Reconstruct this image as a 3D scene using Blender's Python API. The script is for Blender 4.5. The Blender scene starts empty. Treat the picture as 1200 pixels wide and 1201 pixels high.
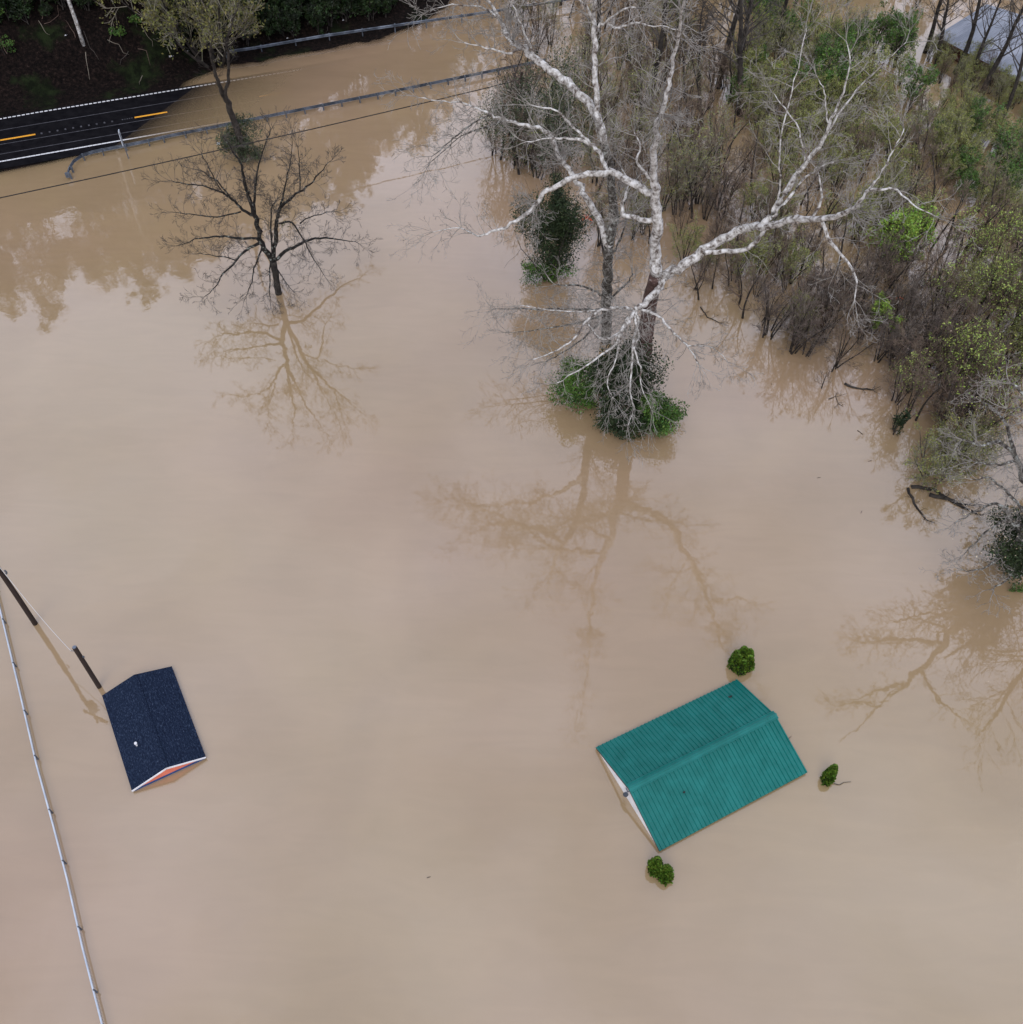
import bpy, math, random
from mathutils import Vector, Matrix
from math import sin, cos, pi, radians
scene = bpy.context.scene
COL = scene.collection
# ------------------------------------------------------------------ camera
H = 45.0
FPX, TH, RO = 1099.8, 0.70883, 0.020795          # focal length in 1200-px units, tilt from straight down, roll
R0 = Vector((1, 0, 0)); U0 = Vector((0, cos(TH), sin(TH))); F0 = Vector((0, sin(TH), -cos(TH)))
CR = R0*cos(RO) + U0*sin(RO); CU = U0*cos(RO) - R0*sin(RO)
cam = bpy.data.objects.new('camera', bpy.data.cameras.new('camera')); COL.objects.link(cam)
cam.data.sensor_width = 36; cam.data.lens = 36*FPX/1200; cam.data.clip_end = 3000
m = Matrix((CR, CU, -F0)).transposed().to_4x4(); m.translation = Vector((0, 0, H)); cam.matrix_world = m
scene.camera = cam
# ------------------------------------------------------------------ sky and sun
SUN_EL, SUN_AZ = 47.0, 188.0                      # azimuth clockwise from +Y
w = bpy.data.worlds.new('World'); scene.world = w; w.use_nodes = True
nt = w.node_tree; N = nt.nodes; L = nt.links
for n in list(N): N.remove(n)
out = N.new('ShaderNodeOutputWorld'); bg = N.new('ShaderNodeBackground'); bg.inputs[1].default_value = 0.1
sky = N.new('ShaderNodeTexSky'); sky.sky_type = 'NISHITA'; sky.sun_disc = False
sky.sun_elevation = radians(SUN_EL); sky.sun_rotation = radians(SUN_AZ); sky.air_density = 1.0; sky.dust_density = 2.0
tc = N.new('ShaderNodeTexCoord'); mp = N.new('ShaderNodeMapping'); mp.inputs['Scale'].default_value = (1, 1, 1.6)
nz = N.new('ShaderNodeTexNoise'); nz.inputs['Scale'].default_value = 2.0; nz.inputs['Detail'].default_value = 6; nz.inputs['Roughness'].default_value = .5
cr = N.new('ShaderNodeValToRGB'); cr.color_ramp.elements[0].position = .36; cr.color_ramp.elements[0].color = (.42, .42, .42, 1)
cr.color_ramp.elements[1].position = .6; cr.color_ramp.elements[1].color = (1, 1, 1, 1)
mx = N.new('ShaderNodeMix'); mx.data_type = 'RGBA'
L.new(tc.outputs['Generated'], mp.inputs[0]); L.new(mp.outputs[0], nz.inputs[0]); L.new(nz.outputs[0], cr.inputs[0])
L.new(cr.outputs[0], mx.inputs[0]); L.new(sky.outputs[0], mx.inputs[6]); mx.inputs[7].default_value = (11.0, 11.5, 13.9, 1)
L.new(mx.outputs[2], bg.inputs[0]); L.new(bg.outputs[0], out.inputs[0])
sl = bpy.data.lights.new('sun', 'SUN'); sl.energy = 1.2; sl.angle = radians(34); sl.color = (1, .96, .9)
so = bpy.data.objects.new('sun', sl); COL.objects.link(so)
az, el = radians(SUN_AZ), radians(SUN_EL)
sd = Vector((sin(az)*cos(el), cos(az)*cos(el), sin(el)))
so.rotation_euler = sd.to_track_quat('Z', 'Y').to_euler(); so.location = (0, 0, 80)
vs = scene.view_settings; vs.view_transform = 'Standard'; vs.look = 'None'; vs.exposure = .1; vs.gamma = 1; vs.use_curve_mapping = False
try: scene.cycles.transparent_max_bounces = 8
except Exception: pass
# ------------------------------------------------------------------ helpers
rnd = random.Random(7)
def un(x, y, z=0.0):
    d = CR*((x-600)/FPX) + CU*((600-y)/FPX) + F0
    t = (z-H)/d.z
    return Vector((d.x*t, d.y*t, z))
class MB:
    def __init__(s): s.v = []; s.f = []; s.m = []
    def quad(s, a, b, c, d, mi=0):
        n = len(s.v); s.v += [tuple(a), tuple(b), tuple(c), tuple(d)]; s.f.append((n, n+1, n+2, n+3)); s.m.append(mi)
    def tri(s, a, b, c, mi=0):
        n = len(s.v); s.v += [tuple(a), tuple(b), tuple(c)]; s.f.append((n, n+1, n+2)); s.m.append(mi)
    def box(s, o, ax, ay, az, mi=0):                 # o = corner, three edge vectors
        n = len(s.v); o = Vector(o)
        for k in range(8): s.v.append(tuple(o + (ax if k & 1 else ax*0) + (ay if k & 2 else ay*0) + (az if k & 4 else az*0)))
        for q in ((0,2,3,1),(4,5,7,6),(0,1,5,4),(2,6,7,3),(0,4,6,2),(1,3,7,5)): s.f.append(tuple(n+i for i in q)); s.m.append(mi)
    def bar(s, a, b, wd, ht, mi=0):                  # box beam between two points
        a = Vector(a); b = Vector(b); d = b-a; l = d.normalized()
        up = Vector((0, 0, 1)) if abs(l.z) < .95 else Vector((1, 0, 0))
        sx = l.cross(up).normalized()*wd; uz = sx.cross(l).normalized()*ht
        s.box(a - sx/2 - uz/2, d, sx, uz, mi)
    def tube(s, pts, rad, sides=5, mi=0, cap=True):
        n0 = len(s.v); K = len(pts)
        pts = [Vector(p) for p in pts]
        ref = Vector((.31, .17, .93))
        for i, p in enumerate(pts):
            t = (pts[min(i+1, K-1)] - pts[max(i-1, 0)])
            if t.length < 1e-9: t = Vector((0, 0, 1))
            t.normalize()
            a = t.cross(ref)
            if a.length < .15: a = t.cross(Vector((1, 0, 0)))
            a.normalize(); b = t.cross(a)
            r = rad[i] if isinstance(rad, (list, tuple)) else rad
            for k in range(sides):
                q = 2*pi*k/sides
                s.v.append(tuple(p + a*(cos(q)*r) + b*(sin(q)*r)))
        for i in range(K-1):
            for k in range(sides):
                k2 = (k+1) % sides
                s.f.append((n0+i*sides+k, n0+i*sides+k2, n0+(i+1)*sides+k2, n0+(i+1)*sides+k)); s.m.append(mi)
        if cap and sides > 2:
            s.f.append(tuple(n0+k for k in range(sides))[::-1]); s.m.append(mi)
            s.f.append(tuple(n0+(K-1)*sides+k for k in range(sides))); s.m.append(mi)
    def leaf(s, p, size, mi=0, R=None, flat=.0):
        R = R or rnd
        a = Vector((R.gauss(0, 1), R.gauss(0, 1), R.gauss(0, 1)*(1-flat))).normalized()
        b = a.cross(Vector((R.gauss(0, 1), R.gauss(0, 1), R.gauss(0, 1)))).normalized()
        l = size*R.uniform(.6, 1.3); wd = l*R.uniform(.35, .6)
        p = Vector(p); s.quad(p - a*l/2, p + b*wd/2, p + a*l/2, p - b*wd/2, mi)
    def mesh(s, name, mats, smooth=False):
        me = bpy.data.meshes.new(name); me.from_pydata(s.v, [], s.f)
        for mt in (mats if isinstance(mats, (list, tuple)) else [mats]): me.materials.append(mt)
        me.polygons.foreach_set('material_index', s.m)
        if smooth: me.polygons.foreach_set('use_smooth', [True]*len(s.f))
        me.update(); return me
    def build(s, name, mats, parent=None, smooth=False):
        o = bpy.data.objects.new(name, s.mesh(name, mats, smooth)); COL.objects.link(o)
        if parent is not None: o.parent = parent
        return o
def tag(o, label=None, cat=None, group=None, kind=None):
    if label: o['label'] = label
    if cat: o['category'] = cat
    if group: o['group'] = group
    if kind: o['kind'] = kind
    return o
def empty(name, loc, label, cat, group=None, rz=0.0):
    o = bpy.data.objects.new(name, None); COL.objects.link(o); o.location = loc; o.rotation_euler = (0, 0, rz); o.empty_display_size = .3
    return tag(o, label, cat, group)
def mesh_obj(name, me, parent):
    o = bpy.data.objects.new(name, me); COL.objects.link(o); o.parent = parent; return o
# ------------------------------------------------------------------ materials
def mat(name, col, rough=.8, col2=None, scale=3.0, detail=4, col3=None, spec=.3, metal=0.0, bump=0.0, lo=.35, hi=.65, island=0.0, bscale=None, vec=None):
    mt = bpy.data.materials.new(name); mt.use_nodes = True
    nt = mt.node_tree; b = nt.nodes['Principled BSDF']
    b.inputs['Roughness'].default_value = rough; b.inputs['Metallic'].default_value = metal
    b.inputs['Specular IOR Level'].default_value = spec
    cur = None
    if col2:
        tc = nt.nodes.new('ShaderNodeTexCoord'); n = nt.nodes.new('ShaderNodeTexNoise')
        n.inputs['Scale'].default_value = scale; n.inputs['Detail'].default_value = detail; n.inputs['Roughness'].default_value = .6
        src = tc.outputs['Object']
        if vec:
            mpp = nt.nodes.new('ShaderNodeMapping'); mpp.inputs['Scale'].default_value = vec; nt.links.new(src, mpp.inputs[0]); src = mpp.outputs[0]
        nt.links.new(src, n.inputs['Vector'])
        r = nt.nodes.new('ShaderNodeValToRGB'); e = r.color_ramp.elements
        e[0].position = lo; e[0].color = (*col, 1); e[1].position = hi; e[1].color = (*col2, 1)
        if col3: x = e.new((lo+hi)/2); x.color = (*col3, 1)
        nt.links.new(n.outputs['Fac'], r.inputs['Fac']); cur = r.outputs[0]
    else:
        b.inputs['Base Color'].default_value = (*col, 1)
    if island:
        g = nt.nodes.new('ShaderNodeNewGeometry'); hs = nt.nodes.new('ShaderNodeHueSaturation')
        mr = nt.nodes.new('ShaderNodeMapRange'); mr.inputs[3].default_value = 1-island; mr.inputs[4].default_value = 1+island
        nt.links.new(g.outputs['Random Per Island'], mr.inputs[0]); nt.links.new(mr.outputs[0], hs.inputs['Value'])
        mr2 = nt.nodes.new('ShaderNodeMapRange'); mr2.inputs[3].default_value = .47; mr2.inputs[4].default_value = .53
        mm = nt.nodes.new('ShaderNodeMath'); mm.operation = 'FRACT'; m3 = nt.nodes.new('ShaderNodeMath'); m3.operation = 'MULTIPLY'; m3.inputs[1].default_value = 7.13
        nt.links.new(g.outputs['Random Per Island'], m3.inputs[0]); nt.links.new(m3.outputs[0], mm.inputs[0]); nt.links.new(mm.outputs[0], mr2.inputs[0]); nt.links.new(mr2.outputs[0], hs.inputs['Hue'])
        if cur: nt.links.new(cur, hs.inputs['Color'])
        else: hs.inputs['Color'].default_value = (*col, 1)
        cur = hs.outputs[0]
    if cur: nt.links.new(cur, b.inputs['Base Color'])
    if bump:
        tc = nt.nodes.new('ShaderNodeTexCoord'); n = nt.nodes.new('ShaderNodeTexNoise'); n.inputs['Scale'].default_value = bscale or scale*3; n.inputs['Detail'].default_value = 5
        bp = nt.nodes.new('ShaderNodeBump'); bp.inputs['Distance'].default_value = bump
        nt.links.new(tc.outputs['Object'], n.inputs['Vector']); nt.links.new(n.outputs['Fac'], bp.inputs['Height']); nt.links.new(bp.outputs[0], b.inputs['Normal'])
    return mt
M = dict(
 pale_bark=mat('pale_bark', (.09, .068, .055), .85, (.66, .65, .63), 3.6, 10, col3=(.42, .4, .37), lo=.37, hi=.64, bump=.03),
 flaky_bark=mat('flaky_bark', (.05, .03, .025), .9, (.4, .36, .33), 3.5, 7, col3=(.1, .06, .05), lo=.35, hi=.72, bump=.05),
 lichen_bark=mat('lichen_bark', (.03, .024, .02), .9, (.42, .44, .41), 4.5, 8, col3=(.12, .11, .095), lo=.38, hi=.68, bump=.03),
 pale_twig=mat('pale_twig', (.32, .3, .27), .8, (.13, .115, .1), 2.0, 3),
 dark_bark=mat('dark_bark', (.012, .01, .009), .9, (.05, .042, .035), 3.0, 5, bump=.02),
 dark_lichen=mat('dark_lichen', (.012, .01, .009), .9, (.25, .27, .24), 5.0, 8, col3=(.02, .018, .015), lo=.45, hi=.68),
 dark_twig=mat('dark_twig', (.045, .038, .032), .9, (.09, .078, .068), 1.5, 3),
 brown_twig=mat('brown_twig', (.08, .056, .04), .9, (.19, .145, .108), .8, 3, island=.3),
 mauve_twig=mat('mauve_twig', (.075, .057, .045), .9, (.175, .143, .12), .8, 3, island=.3),
 grey_twig=mat('grey_twig', (.14, .125, .09), .9, (.26, .24, .18), .8, 3, island=.3),
 olive_leaf=mat('olive_leaf', (.15, .17, .04), .7, (.26, .27, .08), .7, 3, island=.35),
 hill_leaf=mat('hill_leaf', (.1, .1, .025), .7, (.18, .17, .05), .6, 3, island=.35),
 bright_leaf=mat('bright_leaf', (.16, .27, .03), .6, (.24, .36, .06), .8, 3, island=.3),
 willow_leaf=mat('willow_leaf', (.24, .33, .06), .6, (.34, .42, .11), .8, 3, island=.3),
 green_leaf=mat('green_leaf', (.028, .065, .012), .6, (.095, .18, .03), .8, 3, island=.4),
 dark_leaf=mat('dark_leaf', (.012, .022, .008), .6, (.035, .055, .018), 1.0, 3, island=.4),
 deep_leaf=mat('deep_leaf', (.005, .01, .003), .6, (.024, .05, .01), .5, 3, island=.5),
 ivy_leaf=mat('ivy_leaf', (.02, .03, .014), .6, (.065, .085, .04), 1.0, 3, island=.45),
 thuja_leaf=mat('thuja_leaf', (.05, .1, .008), .6, (.11, .19, .018), 2.0, 3, island=.4),
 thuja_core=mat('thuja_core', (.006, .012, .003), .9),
 blossom=mat('blossom', (.42, .33, .2), .7, (.5, .42, .3), 1.0, 3, island=.3),
 asphalt=mat('asphalt', (.004, .0037, .005), .9, (.009, .0085, .01), 1.2, 6, spec=.05),
 white_paint=mat('white_paint', (.75, .75, .75), .6, (.5, .5, .52), 6, 4, lo=.3, hi=.75),
 yellow_paint=mat('yellow_paint', (.85, .4, .03), .6, (.7, .3, .03), 5, 4),
 seam=mat('seam', (.085, .085, .095), .8, (.035, .035, .04), 3, 4),
 galv=mat('galvanized_steel', (.055, .066, .085), .5, (.2, .23, .28), .9, 7, metal=.3, spec=.4, lo=.4, hi=.68),
 galv_dark=mat('weathered_steel', (.07, .08, .1), .6, (.14, .16, .19), 2, 5, metal=.3),
 pipe=mat('fence_pipe', (.42, .47, .54), .4, (.55, .6, .66), 1.5, 4, metal=.1, spec=.5),
 wire=mat('black_wire', (.012, .01, .01), .6),
 cable=mat('pale_cable', (.5, .48, .45), .6),
 pole=mat('pole_wood', (.02, .013, .01), .9, (.045, .03, .025), 3, 5, vec=(6, 6, .6)),
 white=mat('white_trim', (.78, .78, .78), .5, (.66, .66, .67), 2, 3),
 salmon=mat('salmon_siding', (.72, .2, .12), .7, (.6, .16, .1), 2, 3),
 blue_trim=mat('blue_trim', (.03, .07, .2), .6, (.02, .05, .15), 2, 3),
 redwood=mat('red_brown_wall', (.1, .035, .025), .8, (.06, .022, .018), 2, 4),
 litter=mat('litter', (.45, .45, .47), .7),
 orange=mat('orange_plastic', (.75, .16, .07), .6, (.85, .25, .12), 6, 3),
 glass=mat('lamp_glass', (.3, .33, .38), .2, spec=.6),
)
# metal roof with faint dirt
M['teal'] = mat('teal_metal_roof', (.003, .12, .103), .4, (.009, .16, .142), 1.3, 7, spec=.3, bump=.004, bscale=6)
M['tin'] = mat('tin_roof', (.17, .19, .23), .6, (.3, .32, .37), .6, 7, spec=.5, vec=(1, .15, 1))
# shingles: dark navy with pale granule flecks in courses
def shingles():
    mt = bpy.data.materials.new('navy_shingles'); mt.use_nodes = True; nt = mt.node_tree; b = nt.nodes['Principled BSDF']
    b.inputs['Roughness'].default_value = .9; b.inputs['Specular IOR Level'].default_value = .1
    tc = nt.nodes.new('ShaderNodeTexCoord')
    mp = nt.nodes.new('ShaderNodeMapping'); mp.inputs['Scale'].default_value = (9, 3.0, 1)
    n = nt.nodes.new('ShaderNodeTexNoise'); n.inputs['Scale'].default_value = 2.4; n.inputs['Detail'].default_value = 6; n.inputs['Roughness'].default_value = .75
    nt.links.new(tc.outputs['Object'], mp.inputs[0]); nt.links.new(mp.outputs[0], n.inputs[0])
    r = nt.nodes.new('ShaderNodeValToRGB'); e = r.color_ramp.elements
    e[0].position = .35; e[0].color = (.004, .007, .017, 1); e[1].position = .78; e[1].color = (.11, .14, .2, 1); x = e.new(.56); x.color = (.012, .021, .044, 1)
    nt.links.new(n.outputs[0], r.inputs[0]); nt.links.new(r.outputs[0], b.inputs['Base Color'])
    bp = nt.nodes.new('ShaderNodeBump'); bp.inputs['Distance'].default_value = .01
    nt.links.new(n.outputs[0], bp.inputs['Height']); nt.links.new(bp.outputs[0], b.inputs['Normal'])
    return mt
M['shingle'] = shingles()
# ------------------------------------------------------------------ road frame, terrain
O = un(0, 142); UD = (un(250, 98) - O).normalized(); ND = Vector((-UD.y, UD.x, 0))
def st(p): q = p - O; return q.dot(UD), q.dot(ND)
def wp(s, t, z=0.0): q = O + UD*s + ND*t; return Vector((q.x, q.y, z))
FA = un(232, 100); FB = un(128, 176)               # water front across the road
fs1, ft1 = st(FA); fs2, ft2 = st(FB)
foot = [st(un(x, y)) for x, y in ((205, 96), (225, 82), (262, 72), (310, 70), (360, 58), (430, 46), (475, 30), (520, 8), (560, -40))]
def lerp_tab(tab, s):
    if s <= tab[0][0]: return tab[0][1]
    for (a, b), (c, d) in zip(tab, tab[1:]):
        if s <= c: return b + (d-b)*(s-a)/(c-a)
    (a, b), (c, d) = tab[-2:]
    return d + (s-c)*1.2
NEAR, FAR = -9.6, .35
def front(s, t):                                    # signed distance left of the water front, in metres
    s0 = fs1 + (fs2-fs1)*(t-ft1)/(ft2-ft1)
    return s0 - s
def hsh(a, b): v = sin(a*12.9898 + b*78.233)*43758.5453; return v - math.floor(v)
def vnoise(x, y):
    i, j = math.floor(x), math.floor(y); fx, fy = x-i, y-j; fx = fx*fx*(3-2*fx); fy = fy*fy*(3-2*fy)
    return (hsh(i, j)*(1-fx) + hsh(i+1, j)*fx)*(1-fy) + (hsh(i, j+1)*(1-fx) + hsh(i+1, j+1)*fx)*fy
def road_z(s, t):
    return max(-3.0, min(.2, .013*front(s, t)))
def ground_z(s, t):
    if t < NEAR:
        e = NEAR - t
        return max(-3.0, min(road_z(s, NEAR), .5) - .02 - .3*e) + .05*(vnoise(s*.6, t*.6)-.5)
    rz = road_z(s, t) - .03
    if t <= FAR: return rz
    base = max(rz, -1.2)
    tf = lerp_tab(foot, s)
    sf = foot[0][0]
    nz = vnoise(s*.35, t*.35)*1.0 + vnoise(s*1.1+9, t*1.1)*.45 + vnoise(s*2.9, t*2.9)*.18 - .75
    if s < sf:
        e = t - 1.6
        k = max(0, e)
        z = base + .01 + .2*min(k, 3) + .78*max(0, k-2.0) + nz*min(1, k*.25)
    else:
        e = t-tf; sl_ = .78 if s < 30 else max(.62, .78-.01*(s-30)); z = (.14*e if e < 2.6 else .36 + (e-2.6)*sl_) + (nz+.3)*min(1.0, .2 + .05*max(0, e))
        z = max(z, -2)
        k = min(1, (s-sf)/6.0)
        zl = base + .01 + .2*min(max(0, t-1.6), 3) + .78*max(0, t-3.6)
        z = zl*(1-k) + z*k if k < 1 else z
    if z > 46: z = 46 + (z-46)*.25
    return max(-3, z)
def ticks(lo, hi, dlo, dhi, step, big):
    a = [dlo]; x = dlo
    g = step
    while x > lo: g *= big; x -= g; a.insert(0, x)
    x = dlo
    while x < dhi: x += step; a.append(x)
    g = step
    while x < hi: g *= big; x += g; a.append(x)
    return a
def sheet(name, S, T, zf, material, skip=None, smooth=True):
    v = [tuple(wp(s, t, zf(s, t))) for t in T for s in S]; n = len(S); f = []
    for j in range(len(T)-1):
        for i in range(n-1):
            if skip and skip(S[i], S[i+1], T[j], T[j+1]): continue
            f.append((j*n+i, j*n+i+1, (j+1)*n+i+1, (j+1)*n+i))
    me = bpy.data.meshes.new(name); me.from_pydata(v, [], f); me.materials.append(material)
    me.polygons.foreach_set('use_smooth', [smooth]*len(f)); me.update()
    o = bpy.data.objects.new(name, me); COL.objects.link(o); tag(o, kind='structure'); return o
def ground_mat():
    mt = bpy.data.materials.new('leaf_litter_soil'); mt.use_nodes = True; nt = mt.node_tree; b = nt.nodes['Principled BSDF']; b.inputs['Roughness'].default_value = .95; b.inputs['Specular IOR Level'].default_value = .1
    tc = nt.nodes.new('ShaderNodeTexCoord')
    def noise(sc, de, ro=.6):
        n = nt.nodes.new('ShaderNodeTexNoise'); n.inputs['Scale'].default_value = sc; n.inputs['Detail'].default_value = de; n.inputs['Roughness'].default_value = ro
        nt.links.new(tc.outputs['Object'], n.inputs['Vector']); return n
    def ramp(n, st_):
        r = nt.nodes.new('ShaderNodeValToRGB'); e = r.color_ramp.elements
        e[0].position, e[0].color = st_[0][0], (*st_[0][1], 1); e[1].position, e[1].color = st_[-1][0], (*st_[-1][1], 1)
        for p, c in st_[1:-1]: x = e.new(p); x.color = (*c, 1)
        nt.links.new(n.outputs['Fac'], r.inputs[0]); return r
    a = ramp(noise(3.2, 10, .75), [(.4, (.0015, .001, .0009)), (.54, (.008, .005, .004)), (.65, (.026, .016, .013)), (.76, (.13, .1, .085))])
    g = ramp(noise(1.2, 8), [(.42, (.004, .006, .002)), (.6, (.012, .018, .006))])
    k = ramp(noise(.22, 5), [(.52, (0, 0, 0)), (.62, (1, 1, 1))])
    m = nt.nodes.new('ShaderNodeMix'); m.data_type = 'RGBA'
    nt.links.new(k.outputs[0], m.inputs[0]); nt.links.new(a.outputs[0], m.inputs[6]); nt.links.new(g.outputs[0], m.inputs[7]); nt.links.new(m.outputs[2], b.inputs['Base Color'])
    bp = nt.nodes.new('ShaderNodeBump'); bp.inputs['Distance'].default_value = .15; nt.links.new(noise(4, 8, .7).outputs[0], bp.inputs['Height']); nt.links.new(bp.outputs[0], b.inputs['Normal'])
    return mt
S = ticks(-260, 420, -6, 52, .5, 1.35); T = ticks(-330, 260, -13, 30, .5, 1.35)
sheet('ground', S, T, lambda s, t: ground_z(s, t) if not (NEAR+.3 < t < FAR-.3) else min(ground_z(s, t), road_z(s, t)-.05), ground_mat())
RS = ticks(-120, 140, -6, 52, 1.0, 1.4); RT = [NEAR + (FAR-NEAR)*i/10 for i in range(11)]
sheet('road', RS, RT, lambda s, t: road_z(s, t), M['asphalt'])
def marking(name, bands, material, dz=.004):
    mb = MB()
    for s0, s1, t0, t1 in bands:
        n = max(1, int((s1-s0)/1.0))
        for i in range(n):
            a, b = s0+(s1-s0)*i/n, s0+(s1-s0)*(i+1)/n
            mb.quad(wp(a, t0, road_z(a, t0)+dz), wp(b, t0, road_z(b, t0)+dz), wp(b, t1, road_z(b, t1)+dz), wp(a, t1, road_z(a, t1)+dz))
    return tag(mb.build(name, material), kind='structure')
te = st(un(0, 189.5))[1]; te2 = st(un(160, 162))[1]
edge_near = -8.25
sy1, ty1 = st(un(2, 168)); sy2, ty2 = st(un(40, 160)); sy3, _ = st(un(158, 137)); sy4, ty4 = st(un(196, 130))
ty = (ty1+ty4)/2
solid = []
for k in range(-40, 130):                            # rumble-strip edge lines: short bright bars joined by a worn base
    solid.append((k*.42, k*.42+.3, -.1, .1))
marking('edge_line', solid, M['white_paint'])
marking('edge_line', [(k*.42-.0, k*.42+.4, edge_near-.1, edge_near+.1) for k in range(-40, 130)], M['white_paint'])
per = sy3 - sy1; dl = sy4 - sy3
marking('centre_line', [(sy3+k*per, sy3+k*per+dl, ty-.13, ty+.13) for k in range(-3, 6)], M['yellow_paint'], .006)
marking('asphalt_seam', [(-30, 60, t-.05, t+.05) for t in (-2.35, -5.1, -6.9)], M['seam'])
rb = []
s = sy1 + 3.6
while s < sy3-1.5:
    rb.append((s, s+.16, ty-.15, ty+.15)); s += .72
rb += [(sy3-1.2+i*.22, sy3-1.08+i*.22, ty-.08, ty+.08) for i in range(5)]
marking('rumble_mark', rb, M['seam'], .005)
# ------------------------------------------------------------------ flood water
def water_mat():
    mt = bpy.data.materials.new('muddy_flood_water'); mt.use_nodes = True; nt = mt.node_tree; b = nt.nodes['Principled BSDF']
    b.inputs['Roughness'].default_value = .03; b.inputs['IOR'].default_value = 2.1
    tc = nt.nodes.new('ShaderNodeTexCoord')
    def noise(sc, de, dist=0.0):
        n = nt.nodes.new('ShaderNodeTexNoise'); n.inputs['Scale'].default_value = sc; n.inputs['Detail'].default_value = de; n.inputs['Distortion'].default_value = dist
        nt.links.new(tc.outputs['Object'], n.inputs['Vector']); return n
    n1 = noise(.018, 4, .6); n2 = noise(.09, 5, 1.0)
    r = nt.nodes.new('ShaderNodeValToRGB'); e = r.color_ramp.elements
    e[0].position = .36; e[0].color = (.318, .23, .12, 1); e[1].position = .62; e[1].color = (.338, .229, .144, 1)
    nt.links.new(n1.outputs[0], r.inputs[0])
    r2 = nt.nodes.new('ShaderNodeValToRGB'); e = r2.color_ramp.elements
    e[0].position = .3; e[0].color = (.9, .9, .9, 1); e[1].position = .7; e[1].color = (1, 1, 1, 1)
    nt.links.new(n2.outputs[0], r2.inputs[0])
    mm = nt.nodes.new('ShaderNodeMix'); mm.data_type = 'RGBA'; mm.blend_type = 'MULTIPLY'; mm.inputs[0].default_value = 1
    nt.links.new(r.outputs[0], mm.inputs[6]); nt.links.new(r2.outputs[0], mm.inputs[7])
    mpp = nt.nodes.new('ShaderNodeMapping'); mpp.inputs['Rotation'].default_value = (0, 0, .6); mpp.inputs['Scale'].default_value = (.35, 1.5, 1)
    n3 = noise(.55, 6, 1.5); nt.links.new(tc.outputs['Object'], mpp.inputs[0]); nt.links.new(mpp.outputs[0], n3.inputs['Vector'])
    r3 = nt.nodes.new('ShaderNodeValToRGB'); e = r3.color_ramp.elements; e[0].position = .35; e[0].color = (.955, .955, .955, 1); e[1].position = .65; e[1].color = (1, 1, 1, 1)
    m4 = nt.nodes.new('ShaderNodeMix'); m4.data_type = 'RGBA'; m4.blend_type = 'MULTIPLY'; m4.inputs[0].default_value = 1
    nt.links.new(n3.outputs[0], r3.inputs[0]); nt.links.new(mm.outputs[2], m4.inputs[6]); nt.links.new(r3.outputs[0], m4.inputs[7]); nt.links.new(m4.outputs[2], b.inputs['Base Color'])
    nb = noise(.7, 3, .3); nb2 = noise(.06, 3)
    ad = nt.nodes.new('ShaderNodeMath'); ad.operation = 'MULTIPLY_ADD'; ad.inputs[1].default_value = 6.0
    nt.links.new(nb2.outputs[0], ad.inputs[0]); nt.links.new(nb.outputs[0], ad.inputs[2])
    bp = nt.nodes.new('ShaderNodeBump'); bp.inputs['Distance'].default_value = .007; bp.inputs['Strength'].default_value = 1
    nt.links.new(ad.outputs[0], bp.inputs['Height']); nt.links.new(bp.outputs[0], b.inputs['Normal'])
    at = nt.nodes.new('ShaderNodeAttribute'); at.attribute_name = 'murk'
    nt.links.new(at.outputs['Fac'], b.inputs['Alpha'])
    return mt
WS = ticks(-260, 420, -6, 52, .4, 1.35); WT = ticks(-330, 260, -13, 12, .4, 1.35)
wo = sheet('flood_water', WS, WT, lambda s, t: 0.0, water_mat(), smooth=False)
att = wo.data.attributes.new('murk', 'FLOAT', 'POINT'); vals = []
for t in WT:
    for s in WS:
        gz = road_z(s, t) if NEAR <= t <= FAR else ground_z(s, t)
        d = max(0.0, -gz)
        vals.append(max(.12, 1 - .78*math.exp(-d/.075) - .17*math.exp(-d/.4)) if d < 2.5 else 1.0)
att.data.foreach_set('value', vals)
# ------------------------------------------------------------------ sheds
def rect_from(pxs, z):
    A, B, C, D = [un(x, y, z) for x, y in pxs]
    c = (A+B+C+D)/4; a = ((B-A)+(C-D))/2; d = ((D-A)+(C-B))/2
    ah = a.normalized(); dh = Vector((-ah.y, ah.x, 0))
    if dh.dot(d) < 0: dh = -dh
    return c, ah, dh, a.length, d.length
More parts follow.
